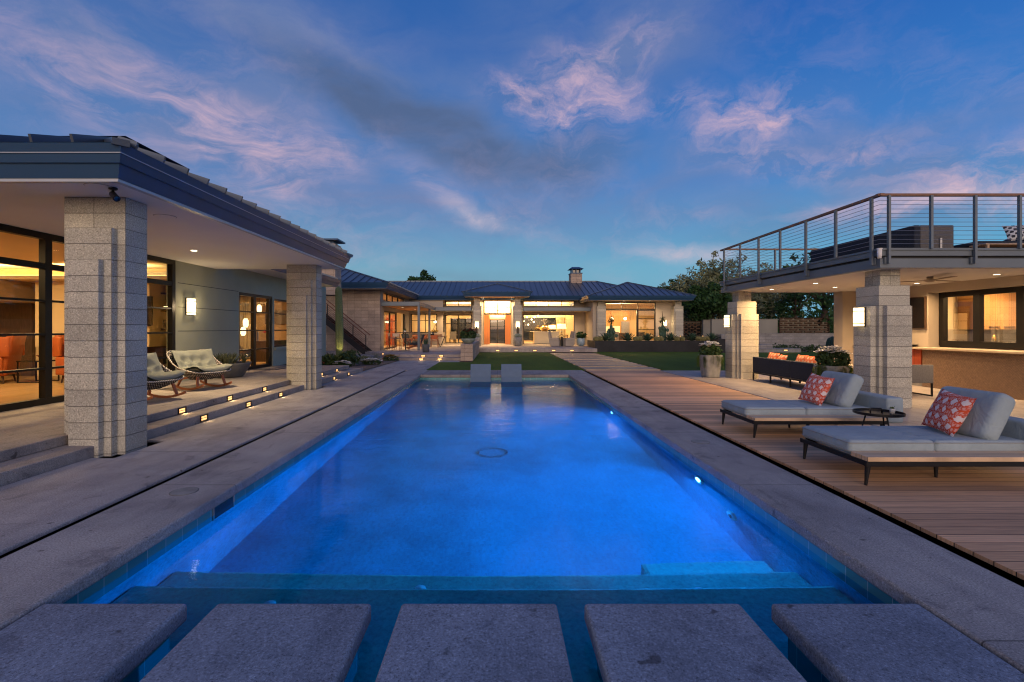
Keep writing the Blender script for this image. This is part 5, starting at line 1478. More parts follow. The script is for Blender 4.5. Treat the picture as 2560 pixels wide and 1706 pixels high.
MB().cyl((0,0,0),(0,0,.16), .012, .012, 10).build('stake', MT['black_metal'], t)
MB().cyl((0,.0,.15),(-.05,.07,.25), .04, .05, 14).build('head', MT['black_metal'], t)
MB().lathe([(.036,0),(0,.006)], 14).xf(Matrix.Translation((-.053,.074,.256)) @ Matrix.Rotation(radians(-35),4,'X') @ Matrix.Rotation(radians(-25),4,'Y')).build('lens', MT['bulb_hot'], t)
lamp('SPOT', (-.06,.08,.28), 52, (1,.62,.20), t, size=.03, aim=(-.22,.30,1.0), spot=60)
def shrub(label, loc, r, n, size, m, name='shrub', cat='shrub', tall=1.0, group='shrubs beside the walkway'):
    t = thing(name, label, cat, loc, 0, group)
    f = MB()
    for i in range(7):
        a = i*2.4; q = .45*r
        leaves(f, n//7, (q*cos(a)*(i > 0), q*sin(a)*(i > 0), r*tall*(.45+.25*RND.random())), (r*.6,r*.6,r*tall*.5), size, flat=.1, aspect=3.2)
    f.build('foliage', m, t)
    st_ = MB()
    for i in range(6):
        a = i*1.05; st_.tube([(0,0,0),(.2*r*cos(a),.2*r*sin(a),r*tall*.3),(.55*r*cos(a),.55*r*sin(a),r*tall*.65)], [.012,.008,.004], 5)
    st_.build('stem', MT['bark'], t)
    return t
shrub('dark sago-like shrub at the right foot of the saguaro', (-6.05,19.6,.05), .52, 900, .085, MT['leaf_shrub'])
shrub('dark leafy shrub directly in front of the saguaro', (-6.75,19.4,.05), .42, 700, .085, MT['leaf_shrub'])
shrub('olive bush low behind the steps beside the far pillar', (-7.45,19.2,.05), .48, 700, .06, leaf_mat('foliage_olive_dark', (.02,.024,.01), (.05,.045,.02)))
shrub('small mound shrub left of the blue grass', (-5.75,20.9,.05), .30, 420, .05, MT['leaf_c'])
shrub('reddish low plant at the back of the bed under the stairs', (-8.2,21.2,.05), .40, 500, .05, simple('bronze_leaf', (.10,.045,.03), .7, var=.4, vs=12))
t = thing('grass_clump', 'blue-grey fescue clump in the gravel bed', 'ornamental grass', (-5.55,22.0,.05))
f = MB()
for i in range(170): blade(f, (RND.uniform(-.12,.12),RND.uniform(-.12,.12),0), RND.uniform(0,6.28), RND.uniform(.1,1.2), RND.uniform(.35,.58), .014, .5, 4, .1)
f.build('blades', MT['leaf_blue'], t); MB().lathe([(.16,0),(.1,.05),(0,.06)], 14).build('crown', MT['earth'], t)
def flower_patch(label, loc, r, m, nf, name='flower_clump'):
    t = thing(name, label, 'flowers', loc, 0, 'low flowers in the planting bed')
    f = MB(); leaves(f, 260, (0,0,.10), (r[0],r[1],.13), .05); f.build('foliage', MT['leaf_shrub'], t)
    f = MB(); flowers(f, nf, (0,0,.06), (r[0],r[1],.19), .085); f.build('blossom', m, t)
flower_patch('white flower cluster at the edge of the bed left of the path light', (-5.25,20.2,.05), (.42,.22), MT['petal_w'], 60)
flower_patch('white flower cluster near the foot of the dark shrub', (-5.95,18.55,.05), (.34,.16), MT['petal_w'], 38)
flower_patch('yellow flower cluster behind the path light', (-5.0,22.7,.05), (.40,.2), MT['petal_y'], 46)
flower_patch('red flowers low beside the far pillar in the bed', (-7.2,18.7,.05), (.5,.2), MT['petal_r'], 34)
def path_light(label, loc, h=.42, en=4, grp='small path lights'):
    t = thing('path_light', label, 'garden light', loc, 0, grp)
    MB().cyl((0,0,0),(0,0,h), .014, .014, 10).build('stem', MT['rust'], t)
    MB().lathe([(.075,h+.01),(.05,h+.035),(0,h+.05)], 18).build('hat', MT['rust'], t, smooth=True)
    MB().lathe([(.03,h-.03),(.035,h+.008)], 12).build('lens', MT['steplens'], t)
    lamp('POINT', (0,0,h-.06), en*.6, WARM2, t, size=.03)
path_light('red-brown path light in the gravel bed beside the white flowers', (-4.95,20.9,.05), .42, 3)

# ------------------------------------------------------------------ block planter wall and flower bowl
t = thing('planter_wall', 'long low block wall ending at the lawn with a flower bowl on top', 'wall', (-1.465,27,.01))
MB().box(-.295,-3.9,-.01,.295,4.22,.72).build('block_core', MT['block_wall'], t, bevel=.004)
MB().box(-.30,-3.91,.722,.30,4.225,.79).build('capstone', MT['block_wall'], t, bevel=.008)
MB().box(-.312,-3.1,.33,-.296,-2.9,.48).build('outlet_box', MT['black_metal'], t)
t = thing('flower_bowl', 'big celadon bowl of crimson flowers on the end of the block wall', 'planter', (-1.46,24.2,.802)); t.scale = (.66,.66,.84)
MB().lathe([(.24,0),(.30,.02),(.52,.20),(.56,.30),(.53,.31),(.48,.26),(0,.25)], 32).build('bowl', MT['pot_green'], t, smooth=True)
f = MB(); leaves(f, 1100, (0,0,.52), (.62,.62,.34), .075); f.build('foliage', MT['leaf_shrub'], t)
f = MB(); flowers(f, 90, (.12,0,.50), (.58,.58,.40), .085); f.build('blossom', MT['petal_r'], t)

# ------------------------------------------------------------------ steel planter with agaves and cacti
t = thing('steel_planter', 'long blackened steel planter box across the right lawn', 'planter', (10.6,33.4,.0))
m = MB(); m.box(-4.13,-1.41,.0,4.3,-1.38,.73); m.box(-4.13,-1.379,0,-4.10,1.4,.73); m.box(4.27,-1.379,0,4.3,1.4,.73)
m.build('shell', MT['blacksteel'], t)
MB().box(-4.14,-1.42,.731,4.31,-1.36,.745).build('rim', MT['blacksteel'], t)
places = ['under the left pillar of the right wing','below the kitchen island window','below the dark glass door','below the wall sconce','right of the corner pillar','near the end of the steel planter']
for i, u in enumerate((1513,1569,1619,1676,1730,1780)):
    y_ = 32.85; t = thing('agave', 'spiky dark agave in the steel planter ' + places[i], 'agave', ((u-1243.6)*y_/1209,y_,.69), RND.uniform(0,6), 'agaves in the steel planter')
    f = MB(); rosette(f, (0,0,.02), 46, .86, .13, .05, 1.4, .2); f.build('leaves', MT['leaf_agave'], t)
    MB().lathe([(.10,0),(.09,.08),(0,.14)], 12).build('core', MT['leaf_agave'], t, smooth=True)
def barrel(loc, lab, r=.18):
    t = thing('barrel_cactus', lab, 'cactus', loc, 0, 'golden barrel cacti in the steel planter')
    m = MB(); nb = 20
    m.surf(lambda u, v: ((r*cos(pi*(v-.5))**.8*(1+.09*cos(nb*2*pi*u)))*cos(2*pi*u), (r*cos(pi*(v-.5))**.8*(1+.09*cos(nb*2*pi*u)))*sin(2*pi*u), r*.92+r*.95*sin(pi*(v-.5))), nb*4, 10, True)
    m.build('body', simple('golden_barrel', (.16,.15,.055), .8, var=.2, vs=14), t, smooth=True)
    s = MB(); leaves(s, 340, (0,0,r*.92), (r*1.08,r*1.08,r*1.03), .035, shell=.05, aspect=9); s.build('spines', simple('golden_spines', (.48,.37,.15), .8), t)
bl = ['leftmost, beside the first agave','just right of the first agave','first of the pair before the kitchen window','second of the pair before the kitchen window','first of the pair below the glass door','second of the pair below the glass door','first of the pair below the sconce pillar','second of the pair below the sconce pillar','third from the right near the corner pillar','second from the right past the corner pillar','rightmost before the last agave']
for i, u in enumerate((1490,1501,1590,1600,1642,1652,1692,1705,1746,1768,1756)):
    y_ = 32.5 + (.2 if i % 2 else 0)
    barrel(((u-1243.6)*y_/1209,y_,.69), 'round golden barrel cactus in the steel planter, ' + bl[i])
for (u, y_, h_, lab) in ((1528,34.0,2.05,'clump of columnar cactus with prickly pads in front of the kitchen window'), (1657,34.0,2.1,'clump of columnar cactus with prickly pads under the wall sconce')):
    t = thing('column_cactus', lab, 'cactus', ((u-1243.6)*y_/1209,y_,.69), 0, 'column cacti in the steel planter')
    for k, (dx, hh, r) in enumerate(((0,1.15,.10),(.16,.95,.09),(-.15,.88,.085),(.05,.7,.12))):
        m = MB()
        m.surf(lambda u_, v: (dx+r*(1+.12*cos(16*pi*u_))*cos(2*pi*u_)*(1 if v < .9 else sqrt(max(0,1-((v-.9)/.1)**2))), .1*k*.4+r*(1+.12*cos(16*pi*u_))*sin(2*pi*u_)*(1 if v < .9 else sqrt(max(0,1-((v-.9)/.1)**2))), hh*v), 32, 14, True)
        m.build('stem', MT['leaf_agave'], t, smooth=True)
    m = MB(); m.tube([(0,.1,1.0),(.03,.06,1.45),(-.03,.05,h_)], [.05,.035,.012], 7); m.tube([(.02,.07,1.3),(.16,.05,1.7)], [.03,.01], 6); m.tube([(.02,.07,1.25),(-.15,.05,1.62)], [.03,.01], 6); m.build('branch', MT['bark'], t, smooth=True)
    m = MB()
    for (a_,b_,n_) in ((0,1.45,26),(.14,1.3,16),(-.13,1.25,16),(.02,1.1,18)): rosette(m, (a_,.05,b_), n_, .42, .035, .0, 1.2, .2)
    m.build('crown', MT['leaf_shrub'], t)
    for k in range(5):
        m = MB(); q = RND.uniform(-.32,.32); z_ = RND.uniform(.35,.9)
        m.lathe([(0,-.14),(.08,-.09),(.11,.0),(.09,.09),(0,.14)], 12, (q,-.12+RND.uniform(-.1,.1),z_), 1, .3); m.build('pad', MT['leaf_agave'], t, smooth=True)
for (u, lab) in ((1585,'tiny lit path light in the steel planter before the kitchen'),(1647,'tiny lit path light in the steel planter below the glass door'),(1701,'tiny lit path light in the steel planter beside the corner pillar'),(1757,'tiny lit path light in the steel planter past the corner pillar')):
    path_light(lab, ((u-1243.6)*33.0/1209,33.0,.69), .36, 2.2)
# ------------------------------------------------------------------ walls, steps and hedge behind the right lawn
t = thing('garden_wall', 'smooth grey stucco garden wall behind the pavilion', 'wall', (16.5,34.6,0))
m = MB(); m.box(15.3,34.5,-.02,20.0,34.8,2.2); m.build('panel', MT['stucco_grey'], t, W=True); MB().box(15.27,34.47,2.202,20.03,34.83,2.24).build('coping', MT['stucco_grey'], t, W=True)
t = thing('garden_wall', 'short pale stucco garden wall left of the far pavilion pillar', 'wall', (12.8,45,0))
MB().box(18.3,43.0,0,21.5,43.3,2.3).build('panel', MT['stucco_grey'], t, W=True); MB().box(18.27,42.97,2.302,21.53,43.33,2.34).build('coping', MT['stucco_grey'], t, W=True)
t = thing('block_retaining_wall', 'low pale block retaining wall at the back of the right lawn', 'wall', (20,33,0))
MB().box(16.2,33.2,-.02,30,33.48,1.18).build('courses', MT['low_block'], t, W=True); MB().box(16.17,33.17,1.182,30,33.5,1.24).build('coping', MT['low_block'], t, W=True)
def strip_screen(label, x0, x1, y, z0, z1):
    t = thing('strip_screen', label, 'fence', ((x0+x1)/2,y,z0), 0, 'woven metal strip screens')
    fr = MB(); fr.box(x0,y-.03,z0,x0+.05,y+.03,z1); fr.box(x1-.05,y-.03,z0,x1,y+.03,z1); fr.box(x0+.051,y-.03,z1-.05,x1-.051,y+.03,z1)
    fr.build('frame', MT['screen_panel'], t, W=True)
    MB().box(x0+.05,y+.05,z0,x1-.05,y+.06,z1-.05).build('backing', MT['tv'], t, W=True)
    n = int((z1-z0)/.155); ws = MB(); ww = (x1-x0)/5
    for i in range(n):
        for j in range(6):
            a = x0 + (j-.5*(i%2))*ww
            b0, b1 = max(a+.07,x0+.06), min(a+ww*.82,x1-.06)
            if b1-b0 > .15:
                z_ = z0+.05+i*.155
                ws.add([(b0,y+.02,z_),(b1,y+.02,z_),(b1,y-.025,z_+.06),(b0,y-.025,z_+.06),(b1,y+.02,z_+.11),(b0,y+.02,z_+.11)], [(0,1,2,3),(3,2,4,5)])
    ws.build('strips', simple('weathered_bronze_strip', (.14,.085,.05), .5, .4, var=.5, vs=2.5), t, W=True)
strip_screen('dark woven metal strip screen wall behind the pavilion', 20.05, 23.6, 34.4, .75, 2.32)
strip_screen('dark woven metal strip screen behind the corner pillar of the right wing', 15.5, 18.2, 43.2, .2, 2.2)
t = thing('garden_steps', 'pale garden steps with two lights at the back of the right lawn', 'steps', (16.8,31.5,0))
for i, (x0,x1,y0,z1) in enumerate(((15.2,19.6,31.2,.26),(15.2,18.0,31.6,.50),(15.2,17.1,32.0,.74),(15.0,15.9,32.4,1.16))):
    MB().box(x0,y0,-.02,x1,33.15,z1 - i*.001).build('step', MT['low_block'], t, W=True, bevel=.01)
step_light(16.4,31.6,.40,'y','lit step light in the pale garden steps behind the sofa, upper one','lights of the garden steps',3,.22)
step_light(18.6,31.2,.15,'y','lit step light in the pale garden steps behind the sofa, lower one','lights of the garden steps',3,.22)
t = thing('metal_box', 'black metal planter box end beside the garden steps', 'planter', (14.6,31.0,.0))
MB().box(-.6,-.3,0,.55,.5,.86).build('shell', MT['blacksteel'], t, bevel=.01); MB().box(-.56,-.26,.861,.51,.46,.88).build('soil', MT['earth'], t)
for (x_,y_,h_,lab) in ((17.6,33.0,.55,'tiny lit path light above the garden steps'),(23.4,32.4,.40,'tiny lit path light in the bed below the strip screen')): path_light(lab, (x_,y_,.6 if x_ < 20 else .0), h_, 4)
t = thing('saguaro', 'short ribbed cactus standing by the pavilion wall end behind the sofa', 'cactus', (13.3,19.2,.0))
m = MB(); m.surf(lambda u, v: (.22*(1+.1*cos(28*pi*u))*cos(2*pi*u)*sqrt(max(0,1-v**7)), .22*(1+.1*cos(28*pi*u))*sin(2*pi*u)*sqrt(max(0,1-v**7)), 1.25*v), 84, 14, True); m.build('trunk', MT['leaf_agave'], t, smooth=True)
t = thing('bed_planting', 'dark low planting along the block retaining wall', 'ground cover'); tag(t, kind='stuff')
f = MB()
for i in range(40): leaves(f, 60, (18.4+i*.28,32.7+RND.uniform(-.3,.3),.2), (.3,.3,RND.uniform(.15,.35)), .08)
f.build('foliage', MT['leaf_shrub'], t)

# ------------------------------------------------------------------ trees and hedge
def tree_mesh(seed, R_, Hh, n, size, flat=.2, clumps=12, asp=2.2):
    r = random.Random(seed); tr = MB(); fo = MB()
    th = Hh*.42
    tr.tube([(0,0,-.1),(.05*R_,0,th*.5),(0,.06*R_,th)], [.045*Hh,.034*Hh,.026*Hh], 9)
    for i in range(clumps):
        a = i*2.4+r.uniform(-.3,.3); f = (i+.5)/clumps
        rr = R_*sqrt(f)*.78; z = th + (Hh-th)*(r.uniform(.05,.9)*(1-.5*f))
        c = (rr*cos(a), rr*sin(a), z)
        tr.tube([(0,.06*R_,th*.9),(c[0]*.45,c[1]*.45,(th+z)/2),c], [.018*Hh,.011*Hh,.004*Hh], 6)
        s = R_*r.uniform(.24,.42)
        leaves(fo, n//clumps, c, (s*1.15,s*1.15,s*.8), size, r, .55, flat, aspect=asp)
        for k in range(5):
            d = Vector((r.gauss(0,1),r.gauss(0,1),r.gauss(.4,.7))).normalized()*s*1.25
            leaves(fo, n//clumps//9, (c[0]+d.x,c[1]+d.y,c[2]+d.z), (s*.3,s*.3,s*.3), size, r, .7, flat, aspect=asp)
    return tr, fo
protos = []
def tree(kind, label, loc, rz, sc, group='trees beyond the garden', first={}):
    names = {'a': ('broadleaf_tree', 3, 2.6, 6.4, 5200, .15, 'leaf_a', 13, 2.2), 'b': ('mesquite_tree', 8, 3.0, 6.0, 5200, .115, 'leaf_b', 15, 3.2), 'c': ('desert_tree', 5, 2.4, 5.4, 4200, .12, 'leaf_c', 12, 3.0), 's': ('thin_tree', 6, 1.9, 5.2, 1300, .13, 'leaf_a', 9, 2.4)}
    nm, sd_, R_, Hh, n, sz, mm, cl_, asp = names[kind]
    if kind not in first:
        t = thing(nm, label, 'tree', loc, rz, group); t.scale = sc if hasattr(sc,'__len__') else (sc,sc,sc)
        a, b = tree_mesh(sd_, R_, Hh, n, sz, .2, cl_, asp)
        a.build('trunk', MT['bark'], t, smooth=True); b.build('crown', MT[mm], t)
        first[kind] = t; return t
    return dup(first[kind], loc, rz, label, group, sc)
def tp(u, y): return ((u-1243.6)*y/1209, y, -.03)
tree('c', 'pale olive tree rising highest behind the pavilion railing corner', tp(1800,46), .3, 1.62)
tree('b', 'feathery tree beside the right wing roof, tallest near the corner pillar', tp(1716,53), 1.2, 1.18)
tree('a', 'dark tree low behind the right wing eave', tp(1690,50), 2.2, 1.05)
tree('a', 'dark tree directly left of the far pavilion pillar', tp(1768,44), .8, 1.0)
tree('b', 'tan leaved tree between the dark tree and the railing corner', tp(1775,50), 4.0, 1.28)
tree('c', 'grey-green tree low in front of the dark trees by the pillar', tp(1745,46), 2.8, .85)
tree('c', 'grey-green tree seen through the railing beside the corner post', tp(1868,47), 5.2, 1.40)
tree('b', 'feathery tree seen through the second bay of the railing', tp(1925,54), .6, 1.38)
tree('s', 'thin open tree seen through the third bay of the railing', tp(1992,44), 1.0, 1.38)
tree('s', 'dark branch tip of a thin tree above the roof sofa', tp(2062,36), 3.0, 1.52)
tree('b', 'feathery tree left of the dark trees above the right wing eave', tp(1672,60), 3.2, 1.12)
tree('a', 'wide dark treetop showing above the main roof ridge', tp(1036,66), 1.8, (2.3,1.5,1.52))
tree('s', 'small treetop just above the ridge over the porch', tp(1286,72), .2, 1.32)
t = thing('hedge', 'tall clipped dark green hedge behind the garden walls', 'hedge', (24,36.6,0))
f = MB()
rh = random.Random(4)
for i in range(40):
    for k in range(4):
        c = (14.8+i*.5+rh.uniform(-.2,.2), 36.6+rh.uniform(-.5,.4), .6+k*1.0+rh.uniform(-.2,.25))
        leaves(f, 130, c, (.55,.55,.62), .12, rh, .4, aspect=1.7)
f.build('foliage', MT['leaf_hedge'], t)
tk = MB()
for i in range(12): tk.tube([(15+i*1.7,36.7,0),(15.1+i*1.7,36.6,2.0),(15+i*1.7,36.7,4)], [.07,.05,.02], 6)
tk.build('stem', MT['bark'], t)
# dark evergreen mass beyond, from the right wing to the pavilion
t = thing('hedge', 'loose dark shrub border below the trees right of the right wing', 'hedge', (17,46.5,0))
f = MB()
for i in range(34):
    c = (14.6+i*.33+rh.uniform(-.2,.2), 46.6+rh.uniform(-.8,.8), rh.uniform(.5,3.0))
    leaves(f, 170, c, (.8,.8,.8), .13, rh, .4, aspect=1.9)
f.build('foliage', MT['leaf_hedge'], t)
tk = MB()
for i in range(8): tk.tube([(15+i*1.4,46.7,0),(15.1+i*1.4,46.6,2.0)], [.07,.03], 6)
tk.build('stem', MT['bark'], t)

# ------------------------------------------------------------------ far terrace furniture
def stool(label, x, y, rz, grp):
    t = thing('bar_stool', label, 'bar stool', (x,y,TZ), rz, grp)
    for (a,b) in ((-.2,-.2),(.2,-.2),(-.2,.2),(.2,.2)):
        MB().cyl((a*1.1,b*1.1,0),(a,b,.72 if b < 0 else 1.0), .018, .018, 8).build('leg', MT['teak_red'], t)
    MB().box(-.21,-.21,.70,.21,.21,.75).build('seat', MT['charcoal2'], t, bevel=.01)
    MB().box(-.21,.19,.82,.21,.215,1.02).build('backrest', MT['teak'], t, bevel=.006)
    m = MB(); m.bar((-.21,-.21,.28),(.21,-.21,.28), .025); m.build('footrest', MT['teak_red'], t); return t
bx_, by_ = (1014-1243.6)*28.9/1209, 28.9
t = thing('bar_table', 'tall dark bar table on the terrace beside the glazed side wall', 'table', (bx_,by_,TZ))
MB().box(-.42,-.42,1.04,.42,.42,1.08).build('top', MT['walnut'], t, bevel=.006)
MB().cyl((0,0,.03),(0,0,1.04), .035, .035, 12).build('post', MT['black_metal'], t); MB().lathe([(.28,0),(.28,.02),(.05,.035),(0,.035)], 24).build('base', MT['black_metal'], t)
stool('slatted teak bar stool in front of the tall bar table', (992-1243.6)*28.3/1209, 28.3, pi, 'bar stools on the terrace')
stool('slatted teak bar stool left of the tall bar table by the glass', (980-1243.6)*29.3/1209, 29.3, pi/2, 'bar stools on the terrace')
t = thing('plant_cup', 'small dark potted plant on the tall bar table', 'plant pot', (bx_-.05,by_,TZ+1.081))
MB().lathe([(.05,0),(.07,.09),(.06,.09),(0,.08)], 16).build('cup', MT['white_pot'], t, smooth=True)
f = MB(); leaves(f, 60, (0,0,.14), (.09,.09,.07), .03); f.build('foliage', MT['leaf_a'], t)
def lounge(label, loc, rz):
    t = thing('lounge_chair', label, 'lounge chair', loc, rz, 'low teak lounge chairs on the terrace')
    for s in (-.36,.36):
        MB().bar((s,-.45,.05),(s,.55,.30), .04, .06).build('side_rail', MT['teak_red'], t); MB().bar((s,-.35,.0),(s,-.35,.56), .04).build('leg', MT['teak_red'], t); MB().bar((s,.42,.0),(s,.36,.56), .04).build('leg', MT['teak_red'], t)
        MB().box(s-.04,-.42,.561,s+.04,.42,.59).build('armrest', MT['teak_red'], t)
    MB().box(-.33,-.42,.27,.33,.42,.40).build('seat', MT['charcoal'], t, bevel=.03)
    m = MB().box(-.33,-.07,-.32,.33,.07,.32); m.xf(Matrix.Translation((0,.48,.62)) @ Matrix.Rotation(radians(-22),4,'X')); m.build('back_cushion', MT['charcoal'], t, bevel=.03)
lounge('low teak lounge chair with dark cushions between bar table and canopy post', ((1034-1243.6)*30.6/1209,30.6,TZ), radians(-70))
lounge('second low teak lounge chair further back under the timber canopy', ((1028-1243.6)*34/1209,34,TZ), radians(60))
t = thing('dining_table', 'long wooden dining table with black angled legs under the canopy', 'table', ((1073-1243.6)*34.4/1209,34.4,TZ))
MB().box(-1.2,-.5,.72,1.2,.5,.77).build('top', MT['handrail'], t, bevel=.006)
for s in (-.8,.8):
    m = MB(); m.bar((s,-.1,.0),(s-.3,-.1,.72), .12, .05); m.bar((s,.1,.0),(s+.3,.1,.72), .12, .05); m.build('leg', MT['black_metal'], t)
def dchair(label, x, y, rz, m='teak_red', grp='woven dining chairs on the terrace'):
    t = thing('dining_chair', label, 'dining chair', (x,y,TZ), rz, grp)
    for (a,b,h) in ((-.22,-.22,.62),(.22,-.22,.62),(-.22,.22,.84),(.22,.22,.84)): MB().cyl((a*1.08,b*1.08,0),(a,b,h), .016, .016, 8).build('leg', MT[m], t)
    MB().box(-.23,-.22,.42,.23,.22,.46).build('seat', MT[m], t, bevel=.01); MB().box(-.22,.20,.55,.22,.225,.84).build('backrest', MT['leather'], t, bevel=.008)
    for s in (-.23,.23): MB().box(s-.02,-.22,.625,s+.02,.19,.65).build('armrest', MT[m], t)
dchair('orange woven dining chair between the two canopy posts', (1061-1243.6)*33.6/1209, 33.55, pi, )
dchair('orange woven dining chair right of the second canopy post', (1087-1243.6)*33.6/1209, 33.55, pi)
dchair('teak dining chair at the back side of the terrace table', (1040-1243.6)*35.3/1209, 35.3, .2)
t = thing('glass_vase', 'dark round vase with a tall pale feather leaf on the dining table', 'vase', ((1081-1243.6)*34.2/1209,34.2,TZ+.771))
MB().lathe([(.06,0),(.13,.08),(.14,.16),(.06,.26),(.07,.29),(.05,.29),(0,.2)], 20).build('body', MT['tv'], t, smooth=True)
f = MB()
for k in range(5): blade(f, (0,0,.26), .3+.2*k, .32+.05*k, .95-.1*k, .07, .25)
f.build('feather', simple('dried_palm_leaf', (.42,.34,.22), .8), t)
f = MB(); leaves(f, 60, (.18,0,.36), (.25,.1,.08), .06); f.build('foliage', MT['petal_y'], t)
t = thing('snake_plant_pot', 'grey pot with upright dark leaves between the canopy posts', 'planter', ((1064.5-1243.6)*26.4/1209,26.4,TZ))
MB().lathe([(.17,0),(.20,.40),(.20,.43),(.16,.43),(0,.40)], 24).build('pot', MT['pot_dark'], t, smooth=True)
f = MB()
for k in range(26): blade(f, (RND.uniform(-.1,.1),RND.uniform(-.1,.1),.4), RND.uniform(0,6.28), RND.uniform(0,.32), RND.uniform(.3,.55), .05, .1)
f.build('leaves', MT['leaf_agave'], t)
for (u, lab) in ((1191,'pot of small cactus by the left entry pillar, partly behind the flower bowl'), (1294.5,'grey pot with round cactus and a column cactus by the right entry pillar')):
    y_ = 36.0; t = thing('cactus_pot', lab, 'planter', ((u-1243.6)*y_/1209,y_,TZ), 0, 'cactus pots flanking the front door')
    MB().lathe([(.22,0),(.30,.45),(.29,.62),(.24,.66),(.2,.62),(0,.58)], 24).build('pot', MT['pot_grey'], t, smooth=True)
    for (dx, r, z0_) in ((-.16,.15,.74),(.17,.15,.76),(0,.14,.80)):
        m = MB(); m.lathe([(0,-.15),(r*.8,-.1),(r,0),(r*.8,.1),(0,.15)], 16, (dx,-.05,z0_)); m.build('pad', MT['leaf_blue'], t, smooth=True)
    m = MB(); m.surf(lambda u_, v: (.09*(1+.12*cos(14*pi*u_))*cos(2*pi*u_)*sqrt(max(0,1-v**8)), .09*(1+.12*cos(14*pi*u_))*sin(2*pi*u_)*sqrt(max(0,1-v**8)), .62+.85*v), 28, 12, True); m.build('stem', simple('brown_cactus', (.09,.075,.045), .8), t, smooth=True)
def slip_chair(label, x, y, rz):
    t = thing('slipcover_chair', label, 'armchair', (x,y,TZ), rz, 'slipcovered chairs right of the entry')
    MB().box(-.33,-.35,.02,.33,.30,.46).build('seat', MT['beige_up'], t, bevel=.03)
    m = MB().box(-.33,-.05,-.5,.33,.05,.5); m.xf(Matrix.Translation((0,.36,.60)) @ Matrix.Rotation(radians(-9),4,'X')); m.build('backrest', MT['beige_up'], t, bevel=.03)
    for s in (-.35,.29): MB().box(s,-.33,.461,s+.06,.30,.62).build('arm', MT['beige_up'], t, bevel=.02)
slip_chair('beige slipcovered chair turned right beside the small round table', (1388-1243.6)*35.2/1209, 35.2, radians(70))
slip_chair('beige slipcovered chair turned left nearest the blue plant pot', (1420-1243.6)*35.2/1209, 35.2, radians(-70))
t = thing('round_table', 'small dark pedestal table between the two slipcovered chairs', 'table', ((1404.5-1243.6)*35.2/1209,35.2,TZ))
MB().lathe([(0,.68),(.36,.68),(.36,.72),(0,.72)], 28).build('top', MT['walnut'], t); MB().cyl((0,0,0),(0,0,.68), .09, .07, 16).build('pedestal', MT['black_metal'], t)
t = thing('plant_pot', 'pale blue glazed pot with a dark leafy plant by the right wing', 'planter', ((1452-1243.6)*36/1209,36.0,TZ))
MB().lathe([(.22,0),(.31,.3),(.30,.55),(.25,.60),(.2,.56),(0,.52)], 28).build('pot', MT['pot_blue'], t, smooth=True)
f = MB(); rosette(f, (0,0,.55), 40, .62, .16, .1, 1.5, .5); leaves(f, 120, (0,0,.8), (.4,.4,.25), .10); f.build('foliage', MT['leaf_a'], t)

# ------------------------------------------------------------------ seen through the glass of the main house
t = thing('kitchen_island', 'long white island glowing inside the living room right of the entry', 'island', (4.1,41.2,TZ+.013))
MB().box(-1.0,-.5,0,1.1,.5,1.0).build('body', MT['white_up'], t, bevel=.01); MB().box(-1.3,-.55,1.001,1.4,.55,1.05).build('top', MT['white_up'], t, bevel=.008)
t = thing('gold_vase', 'wide gold vase with white sprigs on the white island', 'vase', (4.0,41.0,TZ+1.065))
MB().lathe([(.18,0),(.42,.20),(.44,.28),(.2,.42),(.1,.5),(.12,.54),(.08,.54),(0,.4)], 28).build('body', MT['gold'], t, smooth=True)
f = MB()
for k in range(10): blade(f, (0,0,.5), k*.7, .15+.05*k, .6, .03, .3)
flowers(f, 20, (0,0,.75), (.3,.3,.3), .06); f.build('sprig', MT['petal_w'], t)
def table_lamp(label, loc, h, r, grp='lit lamps indoors'):
    t = thing('table_lamp', label, 'lamp', loc, 0, grp)
    MB().lathe([(.12,0),(.12,.02),(.03,.04),(.025,h*.55),(0,h*.55)], 18).build('base', MT['walnut'], t, smooth=True)
    MB().lathe([(r,h*.55),(r*.86,h)], 28).build('shade', MT['shade'], t, smooth=True)
    lamp('POINT', (0,0,h*.75), 9, WARM2, t, size=.05)
table_lamp('bigger drum lamp glowing at the right side of the living room', (5.55,41.9,TZ+.75), .95, .42)
table_lamp('smaller drum lamp glowing behind the slipcovered chairs', (4.9,43.3,TZ+.8), .8, .36)
for (x_,y_,lab) in ((5.55,41.9,'dark console table under the bigger drum lamp'),(4.9,43.3,'dark console table under the smaller drum lamp')):
    t = thing('console_table', lab, 'table', (x_,y_,TZ+.013)); MB().box(-.55,-.22,.69,.55,.22,.735).build('top', MT['walnut'], t)
    for (a,b) in ((-.5,-.18),(.5,-.18),(-.5,.18),(.5,.18)): MB().box(a-.02,b-.02,0,a+.02,b+.02,.69).build('leg', MT['walnut'], t)
def branch_light(label, loc, pts, r):
    t = thing('chandelier', label, 'chandelier', loc)
    m = MB(); m.bar((0,0,0),(0,0,.6), .015)
    for p in pts: m.bar((0,0,0), p, .018)
    m.build('branch', MT['black_metal'], t)
    for p in pts:
        MB().lathe([(0,-r),(r*.7,-r*.7),(r,0),(r*.7,r*.7),(0,r)], 14, p).build('globe', MT['bulb_globe'], t, smooth=True)
branch_light('branching globe chandelier behind the tall window over the front door', (0,40.2,3.05), [(-.52,0,.55),(-.42,.1,.42),(.34,0,.02),(.44,0,.14),(.40,.1,-.1),(-.2,.1,-.02)], .10)
branch_light('scattered globe chandelier inside the living room right of the entry', (2.9,42.4,2.25), [(-.6,0,-.05),(-.3,.1,.3),(0.1,0,.1),(-.2,0,-.35),(.35,0,.3),(.65,.1,.45),(.28,0,-.12)], .07)
